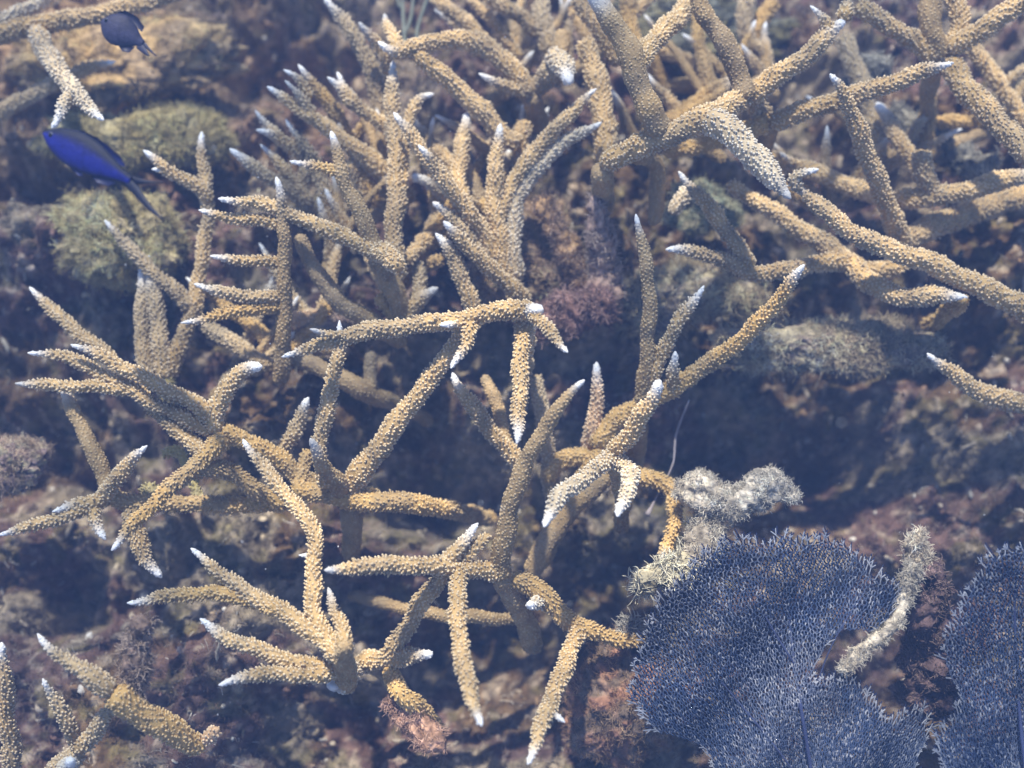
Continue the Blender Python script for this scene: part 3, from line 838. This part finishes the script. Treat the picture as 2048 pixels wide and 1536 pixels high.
# ------------------------------------------------------------------ dead branches overgrown with algae
def dead(name, label, pts, h, c, hc, n=2600, lmax=.014, rad=.0005, lumps=.42, specks=True):
    pp = np.array([p[:2] for p in pts], float); d = np.concatenate([[0], np.cumsum(np.linalg.norm(np.diff(pp, axis=0), axis=1))]); d /= d[-1]
    hh = np.interp(d, np.linspace(0, 1, len(h)), h)/100.
    rows = [(*P(x, y, z), r*(pdepth(x, y)-z)/FPX) for (x, y, r), z in zip(pts, hh)]
    S = spline(rows, .002); cc, r = S[:, :3], S[:, 3]
    s = np.arange(len(cc))*.002; L = s[-1]
    e = np.clip(np.minimum(L-s, s+.006)/(.012), 0, 1); r = r*np.sqrt(np.clip(1-(1-e)**2, .06, 1))
    T, N, B = frames(cc); ns = 36; th = np.linspace(0, 2*math.pi, ns, endpoint=False)
    dirs = np.cos(th)[None, :, None]*N[:, None]+np.sin(th)[None, :, None]*B[:, None]
    V0 = (cc[:, None]+dirs*r[:, None, None]).reshape(-1, 3)
    k = 1+lumps*2.2*(vnoise3(V0, 38, 5)-.5)+lumps*1.8*(vnoise3(V0, 120, 9)-.5)+lumps*1.2*(vnoise3(V0, 330, 12)-.5)
    V = (cc[:, None]+dirs*(r[:, None]*k.reshape(-1, ns))[..., None]).reshape(-1, 3)
    nr = len(cc); F = grid_faces(nr, ns)
    j = np.arange(ns); V = np.vstack([V, cc[-1], cc[0]])
    F3 = np.vstack([np.stack([(nr-1)*ns+j, (nr-1)*ns+(j+1) % ns, np.full(ns, nr*ns)], -1), np.stack([(j+1) % ns, j, np.full(ns, nr*ns+1)], -1)])
    org = np.array(rows[0][:3]); t = thing(name, label, 'dead coral', org)
    c = np.array(c); C = c*(.35+1.3*vnoise3(V, 170, 31))[:, None]*(.6+.8*vnoise3(V, 420, 33))[:, None]
    build('dead_branch', V, [F, F3], np.clip(C, 0, .7), M_ROCK, t, org)
    pos, nor, kk = sample_surface(V, F, n*2)
    keep = RNG.random(n*2) < np.clip((vnoise3(pos, 70., 61)-.38)*4, .05, 1); pos, nor, kk = pos[keep], nor[keep], kk[keep]; n = len(pos)
    ctr = cc[np.clip(F[kk % len(F), 0]//ns, 0, nr-1)]
    flip = np.einsum('ij,ij->i', nor, pos-ctr) < 0; nor[flip] *= -1
    col = np.array(hc)*(.6+.8*RNG.random((n, 1)))*(.5+1.0*vnoise3(pos, 140., 66))[:, None]
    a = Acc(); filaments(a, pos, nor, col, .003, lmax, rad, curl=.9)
    tag(a.build('algae_fringe', M_ALGA, t, org), kind='stuff')
    return t
dead('dead_coral_branch', 'cream crusted dead branch with ragged fuzz above the large sea fan', [(1375, 1010, 26), (1400, 975, 32), (1440, 990, 30), (1480, 1005, 34), (1525, 975, 34), (1560, 985, 24), (1600, 1000, 10)], [10, 12], (.50, .44, .35), (.56, .51, .42), 5000, .009, .00042)
dead('dead_coral_branch', 'fuzzy neck joining the cream crusted branch to the bristling stub', [(1430, 1010, 24), (1415, 1060, 26), (1400, 1105, 24), (1370, 1135, 20)], [9, 10], (.36, .31, .24), (.5, .46, .38), 2400, .012)
dead('dead_coral_branch', 'grey dead stub bristling with pale curly tentacles left of the sea fan', [(1420, 1105, 16), (1380, 1130, 24), (1330, 1145, 26), (1285, 1155, 22), (1262, 1158, 14)], [9, 11], (.36, .32, .22), (.60, .56, .43), 1700, .021, .0007)
dead('dead_coral_branch', 'thin tuft topped dead twig lying behind the orange lower arm', [(1330, 1270, 12), (1290, 1262, 14), (1240, 1258, 12)], [3, 5], (.24, .2, .16), (.4, .38, .33), 500, .020, .0007)
dead('dead_coral_branch', 'leaning beige dead branch between the two sea fans', [(1830, 1130, 10), (1812, 1170, 12), (1802, 1220, 9), (1775, 1262, 12), (1725, 1300, 15), (1680, 1345, 10)], [13, 13], (.40, .35, .27), (.46, .42, .34), 2200, .010, .0004)
dead('dead_coral_stump', 'dark purplish stump with a spiky pale crown between the sea fans', [(1865, 1420, 60), (1862, 1300, 50), (1858, 1220, 44), (1856, 1160, 38), (1850, 1125, 26)], [0, 11], (.12, .08, .075), (.25, .18, .15), 4500, .011)
dead('dead_coral_twig', 'pale spiky twig crowning the dark purplish stump', [(1838, 1130, 24), (1832, 1095, 22), (1840, 1055, 8)], [10, 12], (.48, .40, .28), (.62, .54, .42), 1200, .012, .0005)
dead('dead_coral_branch', 'mauve overgrown upright branch above the centre right', [(1210, 600, 28), (1205, 520, 28), (1198, 450, 25), (1188, 390, 22)], [4, 12], (.36, .25, .19), (.48, .38, .31), 3600, .011)
dead('dead_coral_branch', 'rust coloured overgrown branch leaning left of the mauve upright one', [(1160, 580, 22), (1140, 510, 22), (1110, 450, 20), (1075, 395, 15)], [4, 11], (.42, .26, .13), (.44, .31, .21), 2600, .011)
dead('dead_coral_branch', 'dark overgrown upright stick rising from the orange bottom left stump', [(268, 1400, 24), (270, 1340, 24), (272, 1280, 20), (285, 1235, 22)], [13, 19], (.17, .12, .09), (.36, .28, .22), 2800, .013)
dead('dead_coral_branch', 'rosy overgrown branch end under the white fuzzy knob at the bottom', [(770, 1400, 18), (810, 1425, 24), (850, 1460, 26), (890, 1500, 22)], [3, 3], (.36, .22, .15), (.38, .25, .19), 2000, .011)
dead('dead_coral_branch', 'shaded brown dead branch crossing behind the orange arm', [(1040, 690, 20), (1110, 640, 30), (1170, 620, 34), (1230, 600, 30)], [3, 6], (.2, .12, .1), (.34, .23, .2), 2600, .015)
dead('dead_coral_branch', 'wispy greenish dead branch in the grove at the right', [(1700, 200, 22), (1740, 150, 24), (1780, 130, 20)], [5, 6], (.2, .19, .15), (.4, .39, .34), 1800, .016)
dead('dead_coral_branch', 'grey weedy branch running down behind the right crossing beams', [(1780, 220, 22), (1850, 270, 26), (1920, 320, 28), (1990, 350, 24)], [2, 3], (.17, .16, .13), (.33, .32, .28), 2600, .014)
dead('dead_coral_branch', 'low mauve dead branch behind the long slanting branch', [(600, 640, 16), (650, 650, 18), (700, 640, 14)], [1, 4], (.26, .18, .15), (.4, .32, .26), 1200, .01)

# slack weed strand
S = spline([(*P(1378, 800, .06), .0011), (*P(1352, 870, .05), .0014), (*P(1345, 930, .05), .0012), (*P(1310, 1000, .04), .0012), (*P(1295, 1030, .04), .0030)], .004)
V, F = tube(S[:, :3], S[:, 3], 7, .4, capstart=True)
o = build('weed_strand', V-0, F, (.30, .26, .26), M_ALGA, None, S[0, :3]); tag(o, 'thin grey drooping strand of weed hanging in the dark hollow', 'weed')

# thin branching rod far back at the top
t = thing('sea_rod', 'thin pale forked sea rod behind the humped branch at the top', 'sea rod', P(812, 110, .02))
for pts in (((812, 110, 4), (808, 60, 4), (805, 0, 4), (806, -30, 3)), ((808, 70, 4), (822, 35, 4), (828, -20, 3)), ((832, 110, 4), (835, 60, 4), (850, 10, 4), (862, -20, 3)), ((800, 15, 3), (795, 0, 3), (790, -20, 3))):
    S = spline([(*P(x, y, .03), r*.0006) for x, y, r in pts], .004)
    V, F = tube(S[:, :3], S[:, 3], 8, .25, capstart=True); build('rod_branch', V, F, (.20, .21, .16), M_ALGA, t, t.location)

# ------------------------------------------------------------------ sea fans
def inside(poly, x, y):
    c = np.zeros(len(x), bool); n = len(poly)
    for i in range(n):
        x1, y1 = poly[i]; x2, y2 = poly[i-1]
        k = ((y1 > y) != (y2 > y)) & (x < (x2-x1)*(y-y1)/((y2-y1) or 1e-9)+x1); c ^= k
    return c
def sea_fan(label, poly, base, hf, spacing, seed):
    rng = np.random.default_rng(seed)
    poly = np.array(poly, float); fx, fy = base[0], base[1]+220; R0 = 560.; AN = 1.75     # cells stretch away from the holdfast
    def to_pix(q): r = q[:, 1]*AN; th = q[:, 0]/R0; return np.stack([fx+r*np.sin(th), fy-r*np.cos(th)], -1)
    dx = poly[:, 0]-fx; dy = fy-poly[:, 1]; A_ = np.arctan2(dx, dy)*R0; B_ = np.hypot(dx, dy)/AN
    xs = np.arange(A_.min()-20, A_.max()+20, spacing); ys = np.arange(B_.min()-20, B_.max()+20, spacing*.87)
    X, Y = np.meshgrid(xs, ys); X = X+(np.arange(len(ys)) % 2)[:, None]*spacing/2
    X = (X+(rng.random(X.shape)-.5)*spacing*.9).ravel(); Y = (Y+(rng.random(Y.shape)-.5)*spacing*.9).ravel()
    pq = to_pix(np.stack([X, Y], -1)); x_, y_ = pq[:, 0], pq[:, 1]
    wx = (fbm(x_, y_, .012, 3, seed)-.5)*30+(fbm(x_, y_, .045, 2, seed+3)-.5)*20; wy = (fbm(x_, y_, .012, 3, seed+9)-.5)*30+(fbm(x_, y_, .045, 2, seed+13)-.5)*20
    k = inside([tuple(p) for p in poly], x_+wx, y_+wy)
    X, Y = X[k], Y[k]
    vs_, es_, fs_, a_, b_, c_ = geometry.delaunay_2d_cdt([Vector((x, y)) for x, y in zip(X, Y)], [], [], 0, 1e-4)
    qq = np.array([v[:] for v in vs_]); pts = to_pix(qq)
    tri = np.array([f for f in fs_ if len(f) == 3])
    A, B, C = qq[tri[:, 0]], qq[tri[:, 1]], qq[tri[:, 2]]
    el = np.maximum(np.maximum(np.linalg.norm(A-B, axis=1), np.linalg.norm(B-C, axis=1)), np.linalg.norm(C-A, axis=1))
    good = el < spacing*2.3
    cen = to_pix((A+B+C)/3)
    emap = {}
    for t_ in np.nonzero(good)[0]:
        f = tri[t_]
        for a, b in ((f[0], f[1]), (f[1], f[2]), (f[2], f[0])):
            emap.setdefault((min(a, b), max(a, b)), []).append(t_)
    segs = []; foc = np.array((fx, fy))
    for e, ts in emap.items():
        if len(ts) == 2:
            p, q = cen[ts[0]], cen[ts[1]]
            rd = (p+q)/2-foc; rd /= np.linalg.norm(rd); dd = q-p; al = abs(dd@rd)/(np.linalg.norm(dd)+1e-9)
            if al < .6 and rng.random() < .22: continue
            segs.append((p, q, 1.2 if al > .75 else .8))
        else:
            m = (pts[e[0]]+pts[e[1]])/2; rd = m-cen[ts[0]]; rd /= np.linalg.norm(rd)+1e-9
            ra = m-foc; ra /= np.linalg.norm(ra)
            dr = rd*.75+ra*.75; dr /= np.linalg.norm(dr)+1e-9
            if rd@ra > -.5:
                # feathery free twigs on the margin
                c0 = cen[ts[0]]; ln_ = spacing*(1.8+2.8*rng.random()**1.5); sp = (rng.random(2)-.5)*.5
                mid = c0+(dr+sp*.4)*ln_*.55; end = mid+(dr+sp)*ln_*.6
                segs.append((c0, mid, 1.05)); segs.append((mid, end, 1.05))
                for sg in (-1, 1):
                    if rng.random() < .75:
                        pr = np.array((-dr[1], dr[0]))*sg
                        segs.append((mid, mid+(dr*.8+pr*.7)*ln_*(.25+.3*rng.random()), 1.05))
    def h3(x, y):
        x = np.asarray(x); y = np.asarray(y)
        return hf(x, y)+.012*np.sin(x*.011+seed)*np.cos(y*.009)+.007*np.sin(x*.03+y*.021)
    def P3(x, y):
        return P(x, y, float(h3(x, y)))
    org = P3(*base); t = thing('sea_fan', label, 'sea fan', org)
    a3 = np.array([P3(*s_[0]) for s_ in segs]); b3 = np.array([P3(*s_[1]) for s_ in segs]); wd = np.array([s_[2] for s_ in segs])
    j = rng.normal(size=a3.shape)*.0004
    b3 = b3
    d = b3-a3; L = np.linalg.norm(d, axis=1)[:, None]+1e-9; d /= L
    a3 = a3-d*.0004; b3 = b3+d*.0004
    e1 = np.cross(d, CF); e1 /= np.linalg.norm(e1, axis=1)[:, None]+1e-9; e2 = np.cross(d, e1)
    rr = (.00064*wd*(.85+.3*rng.random(len(wd))))[:, None, None]
    ph = np.linspace(0, 2*math.pi, 5, endpoint=False)
    ci = (np.cos(ph)[None, :, None]*e1[:, None]+1.5*np.sin(ph)[None, :, None]*e2[:, None])*rr
    VV = np.concatenate([a3[:, None]+ci, (b3[:, None]+ci*.85), (b3+d*.0006)[:, None], (a3-d*.0006)[:, None]], axis=1)
    f4 = grid_faces(2, 5); jj = np.arange(5)
    f3 = np.vstack([np.stack([5+jj, 5+(jj+1) % 5, np.full(5, 10)], -1), np.stack([(jj+1) % 5, jj, np.full(5, 11)], -1)])
    off = (np.arange(len(segs))*12)[:, None, None]
    mid = (a3+b3)/2
    base_c = np.array((.028, .046, .098)); light = np.array((.30, .31, .34))
    k = np.clip((vnoise3(mid, 22, seed)-.45)*2.2, 0, 1)*.2+(rng.random(len(segs))**5)*.9
    k = np.where(wd > 1.0, k, k*.8); k[wd == 1.05] += .55
    k = np.clip(k, 0, 1)[:, None]
    C = np.repeat((base_c*(1-k)+light*k)[:, None], 12, 1)
    acc = Acc(); acc.add(VV.reshape(-1, 3), [(f4[None]+off).reshape(-1, 4), (f3[None]+off).reshape(-1, 3)], C.reshape(-1, 3))
    acc.build('fan_mesh', M_FAN, t, org)
    # the blade is two layers thick: a darker web behind
    W2 = VV.reshape(-1, 3)+CF*.004+CR*.0021+CU*.0018
    acc = Acc(); acc.add(W2, [(f4[None]+off).reshape(-1, 4), (f3[None]+off).reshape(-1, 3)], (.014, .020, .055))
    acc.build('fan_mesh', M_FAN, t, org)
    return t, P3, org
POLY1 = [(1560, 1072), (1610, 1085), (1665, 1093), (1722, 1112), (1755, 1150), (1792, 1165), (1798, 1200), (1770, 1240), (1738, 1255), (1690, 1272), (1645, 1308), (1622, 1356), (1666, 1364), (1722, 1366), (1745, 1405), (1770, 1440), (1805, 1428), (1852, 1430), (1862, 1480), (1832, 1530), (1850, 1640), (1450, 1640), (1425, 1505), (1370, 1480), (1312, 1460), (1288, 1425), (1262, 1390), (1278, 1340), (1290, 1275), (1298, 1230), (1330, 1190), (1378, 1152), (1400, 1122), (1450, 1092), (1495, 1078), (1530, 1085)]
POLY2 = [(2070, 1085), (2010, 1108), (1965, 1130), (1942, 1170), (1925, 1212), (1900, 1260), (1888, 1310), (1898, 1350), (1915, 1392), (1902, 1440), (1872, 1482), (1895, 1540), (1875, 1660), (2230, 1660), (2260, 1300), (2180, 1100)]
for lab, poly, base, hf, sd_, veins in (
    ('large blue purple sea fan with ragged edge at the lower right', POLY1, (1640, 1720), lambda x, y: .10+.00012*(1500-np.asarray(y)), 71,
        [[(1640, 1720), (1625, 1560), (1600, 1400), (1580, 1250), (1565, 1110)], [(1630, 1600), (1540, 1480), (1440, 1360), (1360, 1260)], [(1610, 1450), (1660, 1300), (1730, 1180)], [(1640, 1640), (1720, 1530), (1800, 1460)], [(1590, 1330), (1530, 1230), (1490, 1130)]]),
    ('blue purple sea fan cut off by the right edge', POLY2, (2090, 1760), lambda x, y: .13+.00010*(1500-np.asarray(y)), 83,
        [[(2090, 1760), (2060, 1600), (2038, 1400), (2030, 1200), (2040, 1120)], [(2040, 1450), (1980, 1330), (1950, 1230)], [(2060, 1600), (1970, 1520), (1910, 1470)]])):
    t, P3, org = sea_fan(lab, poly, base, hf, 5.3, sd_)
    for i, vn in enumerate(veins):
        n = len(vn); rows = [(*(P3(x, y)+CF*.001), (.0026 if i == 0 else .0011)*(1-.75*k/(n-1))) for k, (x, y) in enumerate(vn)]
        S = spline(rows, .006); V, F = tube(S[:, :3], S[:, 3], 8, .15, capstart=True)
        build('stalk' if i == 0 else 'vein', V, F, (.035, .045, .105), M_FAN, t, org)

# ------------------------------------------------------------------ fish
def fish(name, label, cat, nose, tail, h, height, back, side, belly, streamers, fins, eye, group=None):
    n3 = P(*nose, h[0]); t3 = P(*tail, h[1]); ax = t3-n3; L = np.linalg.norm(ax); ax /= L
    upv = CU-ax*(CU@ax); upv /= np.linalg.norm(upv)
    if upv@CR < 0 and False: upv = -upv
    sidev = np.cross(ax, upv)
    if sidev@CF > 0: sidev = -sidev          # towards viewer
    H = height*(pdepth(*nose)-h[0])/FPX/2
    prof = [(0, .06), (.03, .26), (.08, .48), (.16, .72), (.28, .93), (.40, 1.0), (.52, .95), (.65, .78), (.78, .54), (.89, .33), (1.0, .22)]
    tt = np.linspace(0, 1, 44); hh = np.interp(tt, [p[0] for p in prof], [p[1] for p in prof])
    hh = np.convolve(np.pad(hh, 2, 'edge'), [.1, .2, .4, .2, .1], 'valid')
    cc = n3+ax*(L*tt)[:, None]+upv*(H*.06*np.sin(tt*3.14))[:, None]
    ns = 28; th = np.linspace(0, 2*math.pi, ns, endpoint=False)
    V = cc[:, None]+(np.cos(th)[None, :, None]*upv*(H*hh)[:, None, None]+np.sin(th)[None, :, None]*sidev*(H*.42*hh**.8)[:, None, None])
    V = V.reshape(-1, 3); F4 = grid_faces(len(tt), ns); V = np.vstack([V, n3-ax*L*.01, t3]); j = np.arange(ns); k = len(V)-2
    F3 = np.vstack([np.stack([(j+1) % ns, j, np.full(ns, k)], -1), np.stack([(len(tt)-1)*ns+j, (len(tt)-1)*ns+(j+1) % ns, np.full(ns, k+1)], -1)])
    cz = np.cos(th); wb = np.clip((cz-.15)*2.6, 0, 1)[:, None]; wl = np.clip((-cz-.72)*4, 0, 1)[:, None]
    ring = np.array(side)*(1-wb)*(1-wl)+np.array(back)*wb+np.array(belly)*wl*(1-wb)
    C = np.vstack([np.tile(ring, (len(tt), 1)), [back, side]])
    t = thing(name, label, cat, (n3+t3)/2, group); org = (n3+t3)/2
    build('body', V, [F4, F3], C, M_FISH, t, org)
    def fin(nm, outline, col, thick=.0006):
        """outline in (along body 0..1, height in half-heights); thin lens-shaped slab"""
        o = np.array([n3+ax*(L*a)+upv*(H*b) for a, b in outline]); m = len(o); c = o.mean(0)
        V = np.vstack([o+sidev*thick*.25, o-sidev*thick*.25, c+sidev*thick, c-sidev*thick]); j = np.arange(m); j1 = (j+1) % m
        build(nm, V, [np.stack([j, j1, m+j1, m+j], -1), np.vstack([np.stack([j, j1, np.full(m, 2*m)], -1), np.stack([m+j1, m+j, np.full(m, 2*m+1)], -1)])], col, M_FIN, t, org)
    for nm, ol, cl in fins: fin(nm, ol, cl)
    for pts in streamers:
        rows = []
        for x, y, hw in pts: rows.append((P(x, y, h[1]), hw))
        q = np.array([r[0] for r in rows]); k = (pdepth(*tail)-h[1])/FPX
        T = np.gradient(q, axis=0); T /= np.linalg.norm(T, axis=1)[:, None]
        W = np.cross(T, CF); W /= np.linalg.norm(W, axis=1)[:, None]
        S = spline(np.hstack([q, np.array([[r[1]*k] for r in rows])]), .003); c = S[:, :3]
        T, N, B = frames(c); W = np.cross(T, CF); W /= np.linalg.norm(W, axis=1)[:, None]; Z = np.cross(T, W)
        th2 = np.linspace(0, 2*math.pi, 8, endpoint=False)
        V = (c[:, None]+np.cos(th2)[None, :, None]*W[:, None]*S[:, 3][:, None, None]+np.sin(th2)[None, :, None]*Z[:, None]*.0006).reshape(-1, 3)
        build('tail_lobe', np.vstack([V, c[-1], c[0]]), [grid_faces(len(c), 8), np.stack([(len(c)-1)*8+np.arange(8), (len(c)-1)*8+(np.arange(8)+1) % 8, np.full(8, len(V))], -1)], back, M_FIN, t, org)
    e3 = n3+ax*L*eye[0]+upv*H*eye[1]; hw = H*.42*np.interp(eye[0], tt, hh)**.8
    for sgn in (1, -1):
        ep = e3+sidev*sgn*(H*.42*np.interp(eye[0], tt, hh)**.8*.80)
        V = ep+IV2*(H*.15); ev = build('eye', V, [IF2], (.10, .11, .16), M_FISH, t, org); build('pupil', ep+sidev*sgn*H*.06+IV2*(H*.11), [IF2], (.006, .006, .008), M_FISH, ev, org)
    return t
IV2, IF2 = ico_sphere(3)
fish('blue_fish', 'vivid blue fish with a long forked tail at the upper left', 'fish', (88, 266), (262, 362), (.40, .40), 76,
     (.006, .008, .026), (.010, .014, .17), (.035, .04, .09),
     [[(258, 356, 7), (278, 362, 6), (300, 365, 3), (330, 364, 1)], [(256, 364, 9), (274, 384, 9), (296, 412, 6), (326, 440, 1.5)]],
     [('dorsal_fin', [(.25, .88), (.36, 1.10), (.52, 1.12), (.66, 1.02), (.80, .85), (.90, .50), (.82, .45), (.6, .8), (.4, .9)], (.012, .016, .09)),
      ('anal_fin', [(.60, -.72), (.70, -.95), (.82, -.80), (.88, -.42), (.76, -.45)], (.012, .015, .06)),
      ('pelvic_fin', [(.38, -.92), (.50, -1.08), (.55, -.98), (.48, -.8)], (.02, .025, .12))], (.10, .12))
fish('dark_fish', 'small dark navy fish seen against the sandy rock at the top left', 'fish', (203, 42), (286, 88), (.21, .20), 66,
     (.022, .022, .05), (.035, .035, .075), (.05, .05, .08),
     [[(284, 84, 5), (296, 96, 3), (312, 112, 1)], [(278, 90, 8), (288, 101, 6), (298, 112, 1.5)]],
     [('dorsal_fin', [(.2, .9), (.32, 1.25), (.6, 1.28), (.85, .95), (.86, .6), (.5, .9)], (.02, .02, .045)),
      ('anal_fin', [(.55, -.8), (.70, -1.0), (.84, -.85), (.88, -.4), (.7, -.5)], (.02, .02, .045))], (.12, .15))

# ------------------------------------------------------------------ drifting specks
NP = 420
X = RNG.random(NP)*2300-130; Y = RNG.random(NP)*1800-130; Hh = .03+.75*RNG.random(NP)
pos = np.array([P(x, y, h) for x, y, h in zip(X, Y, Hh)])
o = crumbs(pos, .00028+.0006*RNG.random(NP)**3, np.repeat(np.array([[.6, .62, .66]]), NP, 0)*(.5+.5*RNG.random((NP, 1)))).build('drifting_particles', M_SNOW)
tag(o, 'tiny pale specks drifting in the water', 'particles', kind='stuff')

# ------------------------------------------------------------------ unseen water surface, caustic light pattern painted into its tint
WZ = 2.15
n = 160; g = np.linspace(-6, 6, n); X, Y = np.meshgrid(g, g)
Z = WZ+.05*(fbm(X, Y, 1.2, 3, 500)-.5)
i2 = np.arange(n-1)[:, None]*n+np.arange(n-1)[None, :]
mw = bpy.data.materials.new('caustic tint sheet'); mw.use_nodes = True
t = mw.node_tree; t.nodes.remove(t.nodes['Principled BSDF'])
tr = t.nodes.new('ShaderNodeBsdfTransparent'); out = t.nodes['Material Output']
tc = t.nodes.new('ShaderNodeTexCoord'); nz = t.nodes.new('ShaderNodeTexNoise'); nz.inputs['Scale'].default_value = 2.2; nz.inputs['Detail'].default_value = 2
mixv = t.nodes.new('ShaderNodeMix'); mixv.data_type = 'VECTOR'; mixv.inputs[0].default_value = .22
vo = t.nodes.new('ShaderNodeTexVoronoi'); vo.feature = 'SMOOTH_F1'; vo.inputs['Scale'].default_value = 8.0; vo.inputs['Smoothness'].default_value = .4
t.links.new(tc.outputs['Object'], nz.inputs['Vector']); t.links.new(tc.outputs['Object'], mixv.inputs[4]); t.links.new(nz.outputs['Color'], mixv.inputs[5]); t.links.new(mixv.outputs[1], vo.inputs['Vector'])
cr = t.nodes.new('ShaderNodeValToRGB'); t.links.new(vo.outputs['Distance'], cr.inputs[0])
cr.color_ramp.elements[0].position = .18; cr.color_ramp.elements[0].color = (.36, .42, .50, 1)  # painted dapple: the sheet's tint dims and passes sunlight in patches
cr.color_ramp.elements[1].position = .78; cr.color_ramp.elements[1].color = (1, 1, 1, 1)
t.links.new(cr.outputs[0], tr.inputs['Color']); t.links.new(tr.outputs[0], out.inputs['Surface'])
wo = build('water', np.stack([X, Y, Z], -1).reshape(-1, 3), [np.stack([i2, i2+1, i2+n+1, i2+n], -1).reshape(-1, 4)], (.5, .6, .7), mw)
tag(wo, kind='structure')

# ------------------------------------------------------------------ the water's own haze
def haze_box(lo, hi, dens, col):
    V = np.array([(x, y, z) for x in (lo[0], hi[0]) for y in (lo[1], hi[1]) for z in (lo[2], hi[2])])
    F = np.array([(0, 1, 3, 2), (4, 6, 7, 5), (0, 4, 5, 1), (2, 3, 7, 6), (0, 2, 6, 4), (1, 5, 7, 3)])
    m = bpy.data.materials.new('water haze'); m.use_nodes = True; t = m.node_tree; t.nodes.remove(t.nodes['Principled BSDF'])
    v = t.nodes.new('ShaderNodeVolumePrincipled'); v.inputs['Color'].default_value = (*col, 1); v.inputs['Density'].default_value = dens
    t.links.new(v.outputs[0], t.nodes['Material Output'].inputs['Volume'])
    o = build('haze', V, [F], (.5, .6, .9), m, smooth=False); tag(o, 'clear blue water filling the scene', 'water haze', kind='stuff')
    return o
haze_box((-6.3, -6.3, -1.9), (7.0, 7.6, 2.35), .105, (.24, .42, .98))
